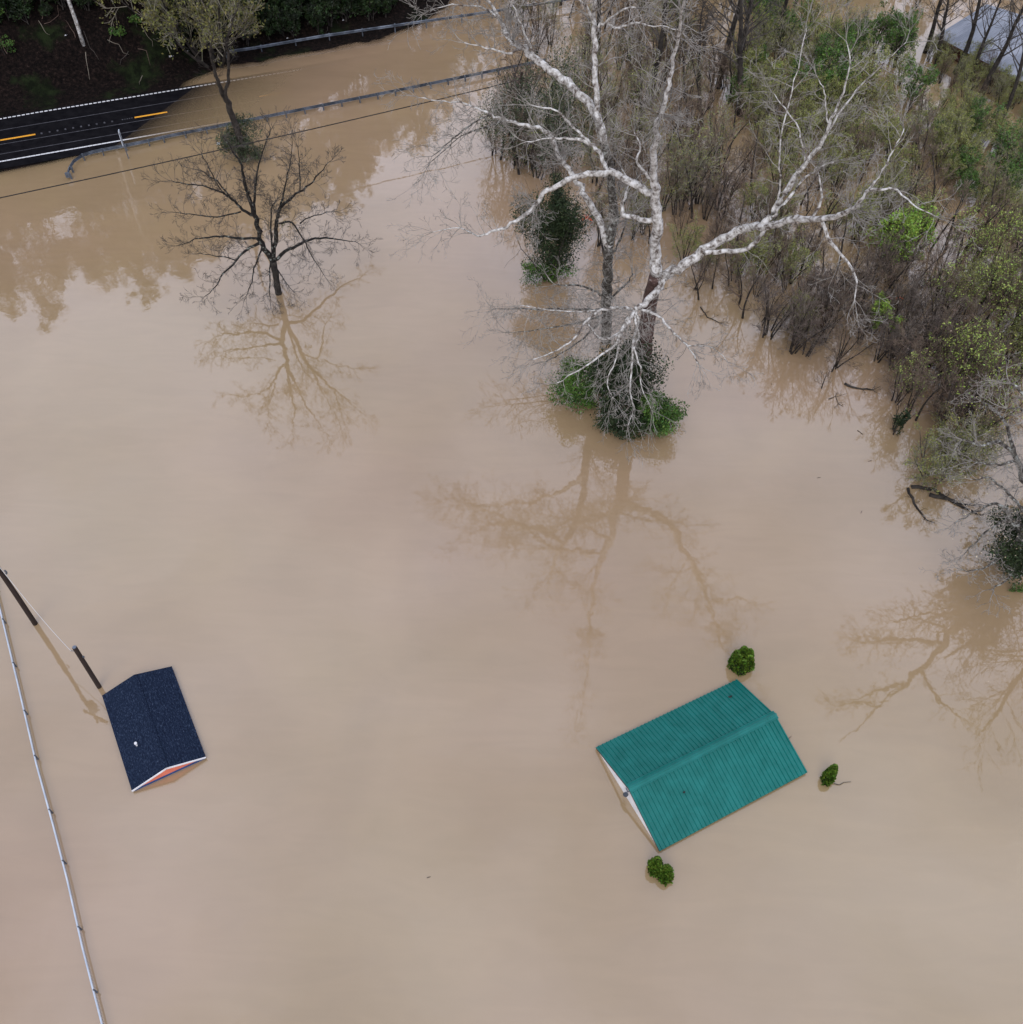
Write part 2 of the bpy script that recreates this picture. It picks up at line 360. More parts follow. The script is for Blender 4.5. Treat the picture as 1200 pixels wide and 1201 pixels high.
# teal roofed shed: long axis A->B, gables at both ends
c, ah, dh, la, ld = rect_from([(699.2, 876), (864.5, 796), (946.7, 905.3), (772.8, 997.3)], .18)
rz = math.atan2(ah.y, ah.x)
def teal_inv(p, c=c, a=ah, hw=ld/2):
    d = (Vector((p.x, p.y, 0))-Vector((c.x, c.y, 0))).dot(Vector((-a.y, a.x, 0))); return Vector((p.x, p.y, .2+1.0*max(0, 1-abs(d)/hw)+.06))
sh = empty('teal_roof_shed', (c.x, c.y, 0), 'flooded shed with ribbed teal green metal roof and white gable', 'shed', rz=rz)
X, Y = la/2, ld/2; rh = 1.0; ez = .2
def sgn(yv): return 1 if dh.dot(Vector((-ah.y, ah.x, 0))) > 0 else -1
for side in (1, -1):
    mb = MB(); n = 38; prof = []
    for i in range(n):
        x0 = -X + la*i/n; p = la/n
        prof += [(x0, 0), (x0+p*.55, 0), (x0+p*.62, .07), (x0+p*.78, .07), (x0+p*.85, 0)]
    prof.append((X, 0)); prof.append((X, -.03)); prof.insert(0, (-X, -.03))
    for (x0, h0), (x1, h1) in zip(prof, prof[1:]):
        mb.quad((x0, side*Y, ez+h0), (x1, side*Y, ez+h1), (x1, side*.02, ez+rh+h1), (x0, side*.02, ez+rh+h0))
    mb.box((-X, side*Y - (.02 if side > 0 else 0), ez-.08), Vector((la, 0, 0)), Vector((0, .02, 0)), Vector((0, 0, .06)))
    rp = mb.build('roof_panel', M['teal'], sh)
mb = MB()
for side in (1, -1):
    hw = .22; dz = hw*rh/Y
    mb.quad((-X-.03, side*hw, ez+rh-dz+.08), (X+.03, side*hw, ez+rh-dz+.08), (X+.03, side*.05, ez+rh+.08), (-X-.03, side*.05, ez+rh+.08))
    mb.quad((-X-.03, side*hw, ez+rh-dz), (X+.03, side*hw, ez+rh-dz), (X+.03, side*hw, ez+rh-dz+.08), (-X-.03, side*hw, ez+rh-dz+.08))
mb.tube([(-X-.03, 0, ez+rh+.09), (X+.03, 0, ez+rh+.09)], .05, 6)
for side in (1, -1): mb.tube([(-X-.03, side*.21, ez+rh+.025), (X+.03, side*.21, ez+rh+.025)], .03, 6)
mb.build('ridge_cap', M['teal'], sh)
for x in (-X, X-.06):
    mb = MB()
    for side in (1, -1): mb.bar((x+.02, side*(Y-.02), ez-.05), (x+.02, side*-.01, ez+rh-.06+side*.002), .04, .1)
    mb.build('fascia', M['redwood'], sh)
for x0, xs in ((-X+.07, .1), (X-.17, .1)):
    mb = MB(); n0 = len(mb.v); yy = Y-.12; zz = ez+rh-.12
    for x in (x0, x0+xs): mb.v += [(x, -yy, -2.6), (x, yy, -2.6), (x, yy, ez-.06), (x, 0, zz), (x, -yy, ez-.06)]
    mb.f += [tuple(n0+i for i in range(5))[::-1], tuple(n0+5+i for i in range(5))]; mb.m += [0, 0]
    for i in range(5): j = (i+1) % 5; mb.f.append((n0+i, n0+j, n0+5+j, n0+5+i)); mb.m.append(0)
    mb.build('gable_wall', M['white'], sh)
mb = MB()
for side in (1, -1): mb.box((-X+.27, side*(Y-.2)-.05, -2.6), Vector((la-.54, 0, 0)), Vector((0, .1, 0)), Vector((0, 0, 2.6+ez-.04)))
mb.build('side_wall', M['redwood'], sh)
e = MB(); e.tube([(-X+.12, 0, .82), (-X-.02, 0, .86), (-X-.1, 0, .8)], .03, 6); e.tube([(-X-.1, 0, .8), (-X-.1, 0, .62)], [.06, .14], 10); e.tube([(-X+.12, .18, .7), (-X+.06, .18, .7)], .1, 10)
e.build('gable_lamp', M['galv'], sh)
# navy shed: gables at the A-B end (far) and C-D end (near)
A, B, C, D = (121, 816), (201.8, 781.6), (241.8, 887.3), (154.8, 926.7)
c, ah, dh, la, ld = rect_from([A, B, C, D], .18)   # ah: left->right eave, dh: far->near gable
rz = math.atan2(ah.y, ah.x)
bs = empty('navy_shingle_shed', (c.x, c.y, 0), 'flooded small shed with dark navy shingle roof and salmon gable', 'shed', rz=rz)
X, Y, rh, ez = la/2, ld/2, .63, .2
for side in (-1, 1):
    mb = MB(); nc = 12
    for i in range(nc):                              # courses, each lapping the one below
        a0, a1 = i/nc, (i+1)/nc
        x0, x1 = side*X*(1-a0), side*X*(1-a1); z0, z1 = ez+rh*a0, ez+rh*a1
        mb.quad((x0, -Y, z0+.018), (x0, Y, z0+.018), (x1, Y, z1+.004), (x1, -Y, z1+.004))
        mb.quad((x0, -Y, z0), (x0, Y, z0), (x0, Y, z0+.018), (x0, -Y, z0+.018))
    mb.build('roof_slope', M['shingle'], bs)
mb = MB()
for side in (-1, 1):
    mb.quad((side*.14, -Y, ez+rh+.005), (side*.14, Y, ez+rh+.005), (0, Y, ez+rh+.06), (0, -Y, ez+rh+.06)); mb.quad((side*.14, -Y, ez+rh-.05), (side*.14, Y, ez+rh-.05), (side*.14, Y, ez+rh+.005), (side*.14, -Y, ez+rh+.005))
mb.build('ridge_cap', M['shingle'], bs)
for y in (-Y-.035, Y+.0):
    mb = MB()
    for side in (-1, 1): mb.bar((side*X, y+.017, ez-.04), (side*-.01, y+.017, ez+rh-.04+side*.002), .035, .1)
    mb.build('fascia', M['white'] if (y < 0) == (dh.x*-sin(rz)+dh.y*cos(rz) < 0) else M['shingle'], bs)
for side in (-1, 1):
    mb = MB(); mb.box((side*(X-.01)-.015, -Y+.01, ez-.1), Vector((.03, 0, 0)), Vector((0, ld-.02, 0)), Vector((0, 0, .09)))
    mb.build('eave_board', M['blue_trim'], bs)
for y0 in (-Y+.03, Y-.09):
    mb = MB(); n0 = len(mb.v); xx = X-.1
    for y in (y0, y0+.06): mb.v += [(-xx, y, .06), (xx, y, .06), (xx, y, ez-.03), (0, y, ez+rh-.08), (-xx, y, ez-.03)]
    mb.f += [tuple(n0+i for i in range(5)), tuple(n0+5+i for i in range(5))[::-1]]; mb.m += [0, 0]
    for i in range(5): j = (i+1) % 5; mb.f.append((n0+i, n0+j, n0+5+j, n0+5+i)); mb.m.append(0)
    mb.build('gable_wall', M['salmon'], bs)
mb = MB()
for y0 in (-Y+.02, Y-.12): mb.box((-X+.08, y0, -2.4), Vector((2*X-.16, 0, 0)), Vector((0, .1, 0)), Vector((0, 0, 2.56)))
for side in (-1, 1): mb.box((side*(X-.14)-.05, -Y+.13, -2.4), Vector((.1, 0, 0)), Vector((0, ld-.26, 0)), Vector((0, 0, 2.46)))
mb.build('lower_wall', M['blue_trim'], bs)
vx, vy = -X*.52, -.15*ld
pz = ez+rh*(1-.52)
mb = MB(); mb.tube([(vx, vy, pz-.05), (vx, vy, pz+.22)], .05, 10); mb.tube([(vx, vy, pz+.22), (vx, vy, pz+.28)], [.08, .07], 10)
mb.build('vent_pipe', M['white'], bs)
# tin roofed building, upper right
c0 = un(1097, 42, 1.5); c1 = un(1200, 97, 1.5)
a = (c1-c0).normalized(); rz = math.atan2(a.y, a.x); nrm = Vector((-a.y, a.x, 0))
tb = empty('tin_roof_house', (c0.x, c0.y, 0), 'red brown flooded house with pale tin roof behind the trees', 'house', rz=rz)
LN, DP, EZ, RH = 22, 13, 1.5, 2.2
mb = MB()
for i in range(44):
    x0 = i*LN/44; p = LN/44
    for (xa, ha), (xb, hb) in (((x0, 0), (x0+p*.85, 0)), ((x0+p*.85, 0), (x0+p*.9, .05)), ((x0+p*.9, .05), (x0+p, 0))):
        mb.quad((xa, 0, EZ+ha), (xb, 0, EZ+hb), (xb, DP/2, EZ+RH+hb), (xa, DP/2, EZ+RH+ha))
        mb.quad((xa, DP, EZ+ha), (xb, DP, EZ+hb), (xb, DP/2, EZ+RH+hb), (xa, DP/2, EZ+RH+ha))
mb.build('roof', M['tin'], tb)
mb = MB(); n0 = 0
for x in (.3, LN-.3):
    n0 = len(mb.v); mb.v += [(x, .4, -3), (x, DP-.4, -3), (x, DP-.4, EZ), (x, DP/2, EZ+RH-.15), (x, .4, EZ)]; mb.f.append(tuple(n0+i for i in range(5))); mb.m.append(0)
mb.box((.3, .4, -3), Vector((LN-.6, 0, 0)), Vector((0, .1, 0)), Vector((0, 0, 3+EZ-.02)))
mb.box((.3, DP-.5, -3), Vector((LN-.6, 0, 0)), Vector((0, .1, 0)), Vector((0, 0, 3+EZ-.02)))
mb.build('wall', M['redwood'], tb)
mb = MB(); mb.box((0, -.06, EZ-.22), Vector((LN, 0, 0)), Vector((0, .05, 0)), Vector((0, 0, .2))); mb.build('eave_board', M['redwood'], tb)
# ------------------------------------------------------------------ guardrails
def dense(pts, step):
    out = [Vector(pts[0])]
    for a, b in zip(pts, pts[1:]):
        a = Vector(a); b = Vector(b); n = max(1, int((b-a).length/step))
        out += [a + (b-a)*i/n for i in range(1, n+1)]
    return out
def guardrail(path, label, post_step, side, material, end=False):
    g = empty('guardrail', (path[0].x, path[0].y, 0), label, 'guardrail', 'steel guardrails along the flooded road'); o = Vector((path[0].x, path[0].y, 0))
    P = [p-o for p in dense(path, .6)]
    mb = MB()
    W = [(.0, .14), (.045, .1), (.045, .05), (.0, .0), (.045, -.05), (.045, -.1), (.0, -.14)]   # W profile
    rows = []
    for i, p in enumerate(P):
        t = (P[min(i+1, len(P)-1)]-P[max(i-1, 0)]).normalized(); nn = Vector((-t.y, t.x, 0))*side
        rows.append([p + nn*(a*1.6) + Vector((0, 0, b)) for a, b in W])
    for r0, r1 in zip(rows, rows[1:]):
        for k in range(6): mb.quad(r0[k], r1[k], r1[k+1], r0[k+1])
        # rear skin and top lip give the rail its thickness
        mb.quad(r0[0], r1[0], r1[0]-Vector((0, 0, .012)), r0[0]-Vector((0, 0, .012)))
    mb.tube([r[0] for r in rows], .014, 5); mb.tube([r[6] for r in rows], .014, 5)
    mb.build('rail', material, g)
    d = 0.0; nxt = .2
    for i in range(len(P)-1):
        seg = (P[i+1]-P[i]).length
        if d <= nxt < d+seg:
            p = P[i]; t = (P[i+1]-P[i]).normalized(); nn = Vector((-t.y, t.x, 0))*side
            q = MB()
            q.box(p - nn*.28 - t*.05 + Vector((0, 0, -1.3)), t*.1, nn*.14, Vector((0, 0, 1.3+.12)))
            q.box(p - nn*.15 - t*.06 + Vector((0, 0, -.15)), t*.12, nn*.16, Vector((0, 0, .32)))
            q.build('post', M['galv_dark'], g); nxt += post_step
        d += seg
    if end:
        p = P[0]; q = MB(); q.box(p + Vector((-.18, -.12, -.22)), Vector((.36, .05, 0)), Vector((-.03, .2, 0)), Vector((0, 0, .42))); q.build('end_terminal', M['galv'], g)
    return g
gz = .42
pth = [un(x, y, gz) for x, y in ((80, 205), (82, 197), (87, 189), (97, 182), (110, 178), (130, 174), (165, 167), (200, 159), (250, 149), (320, 135), (400, 119), (470, 105), (558, 87), (640, 70))]
guardrail(pth, 'curved end steel guardrail half sunk on near side of road', 1.9, 1, M['galv'], True)
pth = [un(x, y, .85) for x, y in ((265, 61), (300, 56), (380, 42), (470, 29), (560, 16), (650, 2), (740, -14))]
guardrail(pth, 'straight steel guardrail along far side at hill foot', 3.8, -1, M['galv'])
# narrow sign seen edge-on beside the rail
b0 = un(152, 186); t0 = un(137, 157, 2.6)
sg = empty('road_sign', b0, 'road sign seen edge on beside the curved guardrail', 'road sign')
top = Vector((b0.x, b0.y, 2.5)); mb = MB(); mb.tube([Vector((0, 0, -1)), Vector((-.15, 0, 2.45))], .05, 6); mb.build('post', M['galv_dark'], sg)
mb = MB(); mb.box((-.24, -.02, 1.2), Vector((.07, .03, 0)), Vector((-.1, .45, 0)), Vector((0, 0, 1.4))); mb.build('sign_panel', M['pipe'], sg)
# ------------------------------------------------------------------ chain link fence, lower left
fp = [un(x, y, .38) for x, y in ((-30, 590), (0, 712), (21, 800), (43, 895), (63, 968), (79, 1030), (97, 1110), (120, 1200), (150, 1310))]
fe = empty('chain_link_fence', (fp[0].x, fp[0].y, 0), 'chain link fence with pale top rail almost under water', 'fence'); o = Vector((fp[0].x, fp[0].y, 0))
D1 = [p-o for p in dense(fp, .45)]
mb = MB(); mb.tube(D1, .042, 6)
mb.build('top_rail', M['pipe'], fe, smooth=True)
mb = MB()
for a, b in zip(D1, D1[1:]):
    for k in range(3):
        p = a + (b-a)*k/3; q = a + (b-a)*(k+1)/3; dn = Vector((0, 0, -.44))
        mb.tube([p, q+dn], .008, 3, cap=False); mb.tube([q, p+dn], .008, 3, cap=False)
mb.build('mesh_wire', M['galv_dark'], fe)
acc = 0; nxt = 1.0
for a, b in zip(D1, D1[1:]):
    acc += (b-a).length
    if acc > nxt:
        q = MB(); q.tube([a+Vector((.05, 0, -2)), a+Vector((.05, 0, .03)), a+Vector((.02, 0, .09))], [.04, .04, .03], 6); q.build('post', M['galv_dark'], fe); nxt += 3.1
# ------------------------------------------------------------------ poles and wires
def vtop(b, z): return Vector((b.x, b.y, z))
pb = un(42, 731); PT = 11.5
up = empty('utility_pole', pb, 'tall dark wooden utility pole at left edge carrying wires', 'utility pole')
mb = MB(); mb.tube([(0, 0, -2.5), (0, 0, 3), (-.05, 0, 7), (-.1, 0, PT)], [.145, .135, .12, .1], 10); mb.build('pole', M['pole'], up, smooth=True)
mb = MB(); mb.bar((-1.0, .45, PT-.6), (.9, -.4, PT-.6), .12, .12)
for k in (-.9, -.3, .35, .8): mb.tube([(k, -k*.45+.02, PT-.55), (k, -k*.45+.02, PT-.3)], [.05, .03], 6)
mb.build('crossarm', M['pole'], up)
mb = MB(); mb.tube([(.3, -.12, PT-2.6), (.3, -.12, PT-1.7), (.3, -.12, PT-1.65)], [.26, .26, .12], 12); mb.build('transformer', M['galv_dark'], up, smooth=True)
mb = MB(); mb.tube([(.14, .1, 4.6), (.2, .1, 4.75), (.16, .1, 4.9)], .05, 6); mb.build('bracket', M['galv_dark'], up)
sb = un(117, 805)
sp = empty('service_post', sb, 'short dark wooden post beside the navy roofed shed', 'post')
mb = MB(); mb.tube([(0, 0, -2), (0, 0, 3.95)], [.13, .12], 8); mb.build('pole', M['pole'], sp)
mb = MB(); mb.tube([(0, 0, 3.95), (0, 0, 4.0)], .1, 8); mb.build('post_cap', M['galv'], sp)
mb = MB(); mb.box((.1, -.03, 3.0), Vector((.1, 0, 0)), Vector((0, .06, 0)), Vector((0, 0, .12))); mb.build('junction_box', M['galv_dark'], sp); mb = MB(); mb.tube([(-.1, 0, 3.6), (-.3, 0, 3.62)], .02, 5); mb.build('hook', M['galv_dark'], sp)
def sagwire(name, a, b, sag, r, material, label, cat, n=24):
    o = (a+b)/2; P = []
    for i in range(n+1):
        k = i/n; P.append(a+(b-a)*k - Vector((0, 0, 4*sag*k*(1-k))) - o)
    mb = MB(); mb.tube(P, r, 5); ob = mb.build(name, material); ob.location = o; tag(ob, label, cat); return ob
sagwire('service_wire', pb+Vector((0, 0, 6.6)), sb+Vector((-.3, 0, 3.62)), 1.0, .016, M['cable'], 'pale service wire sagging from tall pole to short post', 'wire')
wa = un(-110, 255, 3.6); wb = un(0, 233, 3.25); wc = un(612, 93, 3.6)
for q, lb in ((Vector((wa.x, wa.y, 0)), 'wooden telephone pole off the left end of the dark cable'), (Vector((wc.x, wc.y, 0)), 'wooden telephone pole hidden in bare trees behind the sycamore')):
    tp = empty('telephone_pole', q, lb, 'utility pole', 'telephone poles'); mb = MB(); mb.tube([(0, 0, -2.5), (0, 0, 4.3)], [.16, .12], 8); mb.build('pole', M['pole'], tp)
    mb = MB(); mb.bar((-.3, 0, 3.7), (.3, 0, 3.7), .08, .08); mb.build('crossarm', M['pole'], tp)
sagwire('telephone_cable', wa, wc, .25, .045, M['wire'], 'dark cable crossing above the water beside the flooded road', 'cable', 60)
# ------------------------------------------------------------------ branching
def perp(d, R):
    a = Vector((R.gauss(0, 1), R.gauss(0, 1), R.gauss(0, 1))); a -= d*a.dot(d)
    return a.normalized() if a.length > 1e-4 else Vector((1, 0, 0))
def grow(mb, p, d, L, r, R, lvl, mi=0, up=.15, wig=.25, kids=4, spread=.9, tips=None, sides=4, ratio=.55, mi_tip=None, minr=.008, zmin=.05):
    n = 5 if lvl > 1 else (4 if lvl == 1 else 3)
    pts = [p.copy()]; rad = [r]; cur = p.copy(); dd = d.normalized()
    for i in range(n):
        dd = (dd + perp(dd, R)*wig*R.uniform(.3, 1) + Vector((0, 0, up*.4))).normalized()
        cur = cur + dd*(L/n)
        if cur.z < zmin: cur.z = zmin; dd.z = abs(dd.z)
        pts.append(cur.copy()); rad.append(max(minr, r*(1-.8*(i+1)/n)))
    mb.tube(pts, rad, sides if lvl > 0 else 3, mi if (lvl > 0 or mi_tip is None) else mi_tip, cap=False)
    if lvl <= 0:
        if tips is not None: tips.append((pts[-1], dd.copy())); tips.append((pts[len(pts)//2], dd.copy()))
        return
    for k in range(kids):
        f = .25 + .75*(k+R.random())/kids
        x = min(n-1, int(f*n)); q = pts[x] + (pts[x+1]-pts[x])*(f*n-x)
        ld_ = (pts[x+1]-pts[x]).normalized()
        nd = (ld_ + perp(ld_, R)*spread*R.uniform(.6, 1.3)).normalized()
        grow(mb, q, nd, L*ratio*R.uniform(.6, 1.15)*(1.15-.5*f), max(minr, r*(1-.75*f)*.6), R, lvl-1, mi, up, wig, kids, spread, tips, sides, ratio, mi_tip, minr, zmin)
def twigs_on(mb, pts, rad, R, every, L, lvl, mi, kids=3, up=.1, tips=None, rmax=.2, r0=.02, spread=1.0, wig=.35, start=0.0):
    acc = 0.0
    tot = sum((b-a).length for a, b in zip(pts, pts[1:])); run = 0
    for i in range(len(pts)-1):
        seg = pts[i+1]-pts[i]; l = seg.length; acc += l; 
        while acc > every and rad[i] < rmax and run/tot >= start:
            acc -= every*R.uniform(.7, 1.3)
            q = pts[i] + seg*R.random(); d = seg.normalized()
            nd = (d*.6 + perp(d, R)*spread).normalized()
            grow(mb, q, nd, L*R.uniform(.5, 1.2), min(r0, rad[i]*.7), R, lvl, mi, up, wig, kids, spread, tips, 3, minr=.009)
        run += l
    d = (pts[-1]-pts[-2]).normalized()
    for k in range(3): grow(mb, pts[-1], (d+perp(d, R)*.5).normalized(), L*R.uniform(.8, 1.3), min(r0, rad[-1]), R, lvl, mi, up, wig, kids, spread, tips, 3, minr=.009)
def curve(spec, org, jitter=0.0, R=None, sub=4):
    K = [un(x, y, z)-org for x, y, z, r in spec]; rr = [q[3] for q in spec]; P = []; Q = []
    for i in range(len(K)-1):
        p0, p1, p2, p3 = K[max(i-1, 0)], K[i], K[i+1], K[min(i+2, len(K)-1)]
        for k in range(sub):
            t = k/sub
            v = ((p1*2) + (p2-p0)*t + (p0*2-p1*5+p2*4-p3)*t*t + (p1*3-p0-p2*3+p3)*t**3)*.5
            if jitter and (i or k): v = v + Vector((R.gauss(0, 1), R.gauss(0, 1), R.gauss(0, 1)))*jitter*min(.3, rr[i]+.08)
            P.append(v); Q.append((rr[i]*(1-t)+rr[i+1]*t)*(R.uniform(.96, 1.04) if R else 1))
    P.append(K[-1]); Q.append(rr[-1]); return P, Q
def foliage(mb, c, rx, ry, rz_, n, size, R, mi=0, lumps=14, fill=.5):
    cs = []
    for i in range(lumps):
        v = Vector((R.gauss(0, 1), R.gauss(0, 1), R.gauss(0, 1))).normalized()*R.uniform(.35, 1)
        cs.append((Vector((c[0]+v.x*rx, c[1]+v.y*ry, c[2]+v.z*rz_)), R.uniform(.25, .55)))
    for i in range(n):
        q, k = R.choice(cs); v = Vector((R.gauss(0, 1), R.gauss(0, 1), R.gauss(0, 1))).normalized()*(R.random()**fill)
        p = q + Vector((v.x*rx*k, v.y*ry*k, v.z*rz_*k))
        if p.z > .02: mb.leaf(p, size, mi, R)
# ------------------------------------------------------------------ big pale sycamore (two stems, two trees)
R = random.Random(11)
sb0 = un(748, 462)
sy = empty('sycamore_tree', sb0, 'huge white barked leafless sycamore with long limb reaching right', 'tree')
trunk = [(748, 462, 0, .62), (752, 430, 2.6, .56), (757, 390, 5.6, .52), (763, 350, 8.4, .5), (770, 322, 10.8, .44)]
P, Q = curve([(746, 478, -2, .66)]+trunk, sb0, .1, R); mb = MB(); mb.tube(P, Q, 12); mb.build('trunk', M['flaky_bark'], sy, smooth=True)
limbs = [
 ('A', [(770,322,10.8,.42),(768,290,12.5,.38),(771,262,14.5,.35),(768,230,16.4,.31),(766,195,18.5,.23),(770,160,21,.17),(776,130,23,.12),(784,100,24.5,.11),(790,68,25.8,.09),(797,30,27.8,.07),(806,-30,31,.03)]),
 ('A', [(768,232,16.3,.27),(745,214,17,.24),(715,203,17.2,.21),(690,204,17.2,.19),(665,212,16.5,.18),(643,222,15.8,.16),(622,246,14.6,.14),(600,262,13.8,.11),(575,272,13,.08),(560,277,12.7,.06),(540,267,12.6,.04),(508,272,12.4,.02)]),
 ('A', [(712,203,17.2,.14),(705,182,18,.13),(692,168,18.4,.12),(668,163,18.6,.09),(645,162,18.5,.05),(618,166,18.2,.03)]),
 ('A', [(695,170,18.4,.09),(680,155,18.9,.08),(667,143,19.3,.07),(653,130,19.8,.06),(623,123,20,.03)]),
 ('A', [(769,260,14.6,.2),(747,255,14.6,.16),(731,250,14.5,.14),(734,227,15.5,.09),(737,214,16,.05),(728,195,16.8,.03)]),
 ('A', [(766,213,17.4,.12),(757,203,18,.1),(747,190,18.7,.08),(751,172,19.5,.05),(744,155,20.3,.03)]),
 ('B', [(772,324,10.6,.38),(790,319,11,.35),(812,303,11.8,.33),(840,283,12.8,.31),(872,268,14,.28),(905,262,15.4,.24),(935,257,16.5,.21),(965,257,17.6,.18),(990,250,18.6,.15),(1005,240,19.3,.12),(1018,222,20.2,.09),(1030,208,20.9,.06),(1048,175,22,.04),(1060,150,22.8,.02)]),
 ('B', [(1015,224,20.1,.08),(1035,221,20.8,.07),(1050,222,21,.06),(1068,238,21,.04),(1096,253,21,.02)]),
 ('B', [(893,264,15,.2),(912,240,16.2,.2),(928,213,17.4,.18),(945,192,18.4,.15),(965,165,19.8,.12),(973,145,20.8,.09),(985,118,22,.07),(997,78,24,.04),(992,48,25,.02)]),
 ('B', [(973,147,20.7,.06),(968,125,21.6,.05),(967,108,22.3,.04),(957,88,23,.02)]),
 ('B', [(966,163,19.9,.08),(988,128,21.3,.06),(1010,100,22.5,.05),(1035,76,24,.03),(1062,50,25,.02)]),
 ('B', [(944,193,18.3,.07),(941,170,19.2,.06),(936,150,20,.05),(921,127,20.8,.04),(905,108,21.4,.02)]),
 ('B', [(906,255,15.7,.12),(925,232,16.8,.1),(945,207,18,.07),(960,196,18.8,.05),(978,190,19.3,.03)]),
 ('B', [(952,257,17.1,.09),(962,237,18,.08),(963,218,18.8,.06),(958,198,19.6,.04)]),
 ('B', [(963,258,17.5,.12),(975,285,16.5,.1),(995,308,15.6,.08),(1004,330,14.9,.06),(1002,352,14.2,.03)]),
 ('B', [(826,297,12.3,.17),(847,295,12.6,.16),(870,293,13.2,.15),(886,284,14,.14),(902,264,15.2,.14)]),
 ('B', [(912,240,16.3,.07),(915,215,17.5,.06),(914,175,19.5,.05),(925,120,22,.04),(938,70,24,.03),(945,30,25.5,.02)]),
 ('C', [(779,320,10.7,.3),(776,333,10.4,.26),(765,346,10,.23),(745,363,9.6,.2)]),
 ('C', [(745,363,9.6,.12),(747,382,8.9,.1),(742,402,8,.09),(741,430,6.6,.08),(740,460,5.3,.06),(743,480,4.5,.04),(736,500,3.5,.02)]),
 ('C', [(745,363,9.6,.1),(750,390,8.5,.09),(744,408,7.7,.07),(751,430,6.7,.06),(752,452,5.7,.04),(765,482,4.2,.02)]),
 ('C', [(744,364,9.6,.12),(730,385,9,.1),(722,403,8.3,.09),(706,415,8,.08),(684,431,7.6,.06),(653,449,7.2,.03)]),
 ('C', [(744,364,9.6,.13),(733,383,9,.12),(715,396,8.6,.11),(702,396,8.7,.09),(690,380,9.2,.05)]),
 ('C', [(742,362,9.6,.12),(722,361,9.8,.11),(705,364,9.8,.1),(690,373,9.5,.09),(678,392,9,.07),(663,405,8.6,.06),(646,414,8.4,.04),(625,421,8.2,.02)]),
 ('C', [(745,362,9.6,.1),(758,364,9.5,.1),(773,371,9.3,.09),(787,387,8.9,.08),(806,405,8.3,.06),(820,428,7.5,.03)]),
 ('C', [(806,405,8.3,.05),(823,405,8.3,.04),(840,410,8.2,.03),(853,424,7.8,.02)]),
 ('C', [(736,372,9.4,.07),(728,395,8.6,.06),(722,425,7.3,.05),(712,445,6.5,.04),(718,465,5.7,.02)]),
 ('C', [(722,361,9.8,.06),(690,365,9.7,.05),(655,364,9.6,.04),(610,358,9.6,.02)]),
]
lg = {}
for k, sp_ in limbs: lg.setdefault(k, []).append(sp_)
tw = MB(); allP = []
for k in 'ABC':
    mb = MB()
    for sp_ in lg[k]:
        P, Q = curve(sp_, sb0, .2, R); Q = [q*.88 for q in Q]; mb.tube(P, Q, 9 if sp_[0][3] > .15 else 6)
        big = sp_[0][3] > .15
        twigs_on(tw, P, Q, R, {'A': .4, 'B': .62, 'C': .3}[k], 2.1 if k != 'C' else 1.8, 2, 0, kids=4, rmax=.13, r0=.026, up=.12 if k != 'C' else -.12)
    mb.build('limb', M['pale_bark'], sy, smooth=True)
P, Q = curve(trunk, sb0, .1, R)
twigs_on(tw, P[6:], [.1]*len(P[6:]), R, .25, 2.4, 2, 0, kids=4, rmax=1, r0=.03, up=0)
tw.build('twigs', M['pale_twig'], sy)
# second stem
b2 = un(711, 400)
s2 = empty('sycamore_tree', b2, 'lichen mottled leafless sycamore with white limbs reaching upper left', 'tree')
P, Q = curve([(711,412,-2,.45),(711,400,0,.4),(711,370,2.6,.37),(712,340,5.5,.35),(713,310,8.5,.33),(715,283,11,.3),(721,250,13,.27),(718,213,15.6,.25),(713,187,17,.23),(707,167,18,.22)], b2, .15, R)
mb = MB(); mb.tube(P, Q, 10); mb.build('trunk', M['lichen_bark'], s2, smooth=True)
mb = MB(); tw = MB(); twigs_on(tw, P[6:], [.1]*len(P[6:]), R, .25, 2.4, 2, 0, kids=4, rmax=1, r0=.03, up=0)
for i, sp_ in enumerate([
 [(707,168,17.9,.22),(703,143,19,.23),(685,117,19.7,.24),(665,97,20.2,.23),(640,78,20.8,.22),(615,58,21.3,.19),(600,48,21.7,.15),(590,30,22.3,.11),(578,8,23,.08),(560,-15,24,.04)],
 [(704,150,18.8,.16),(701,125,20,.17),(699,85,21.6,.16),(697,45,23.3,.14),(697,15,24.5,.1),(696,-30,26.5,.06)],
 [(699,32,23.9,.08),(712,24,24.3,.06),(730,12,25,.05),(746,9,25.3,.03)],
 [(699,40,23.5,.07),(706,28,24,.07),(727,32,24.2,.06),(745,27,24.6,.05),(775,31,24.8,.03),(800,38,24.8,.02)],
 [(612,57,21.4,.08),(595,62,21.2,.06),(570,55,21.4,.04),(545,50,21.5,.02)],
 [(602,50,21.6,.1),(585,22,22.6,.07),(563,8,23.2,.05),(530,5,23.5,.03),(505,12,23.4,.02)],
 [(697,30,24,.08),(688,8,25,.06),(665,-10,26,.04)],
 [(630,70,21,.07),(612,30,22.8,.05),(600,0,24,.03)],
 ]):
    P, Q = curve(sp_, b2, .25, R); mb.tube(P, Q, 8 if i < 2 else 6); twigs_on(tw, P, Q, R, .36, 2.4, 2, 0, kids=4, rmax=.17, r0=.03)
mb.build('limb', M['pale_bark'], s2, smooth=True)
mb = MB()
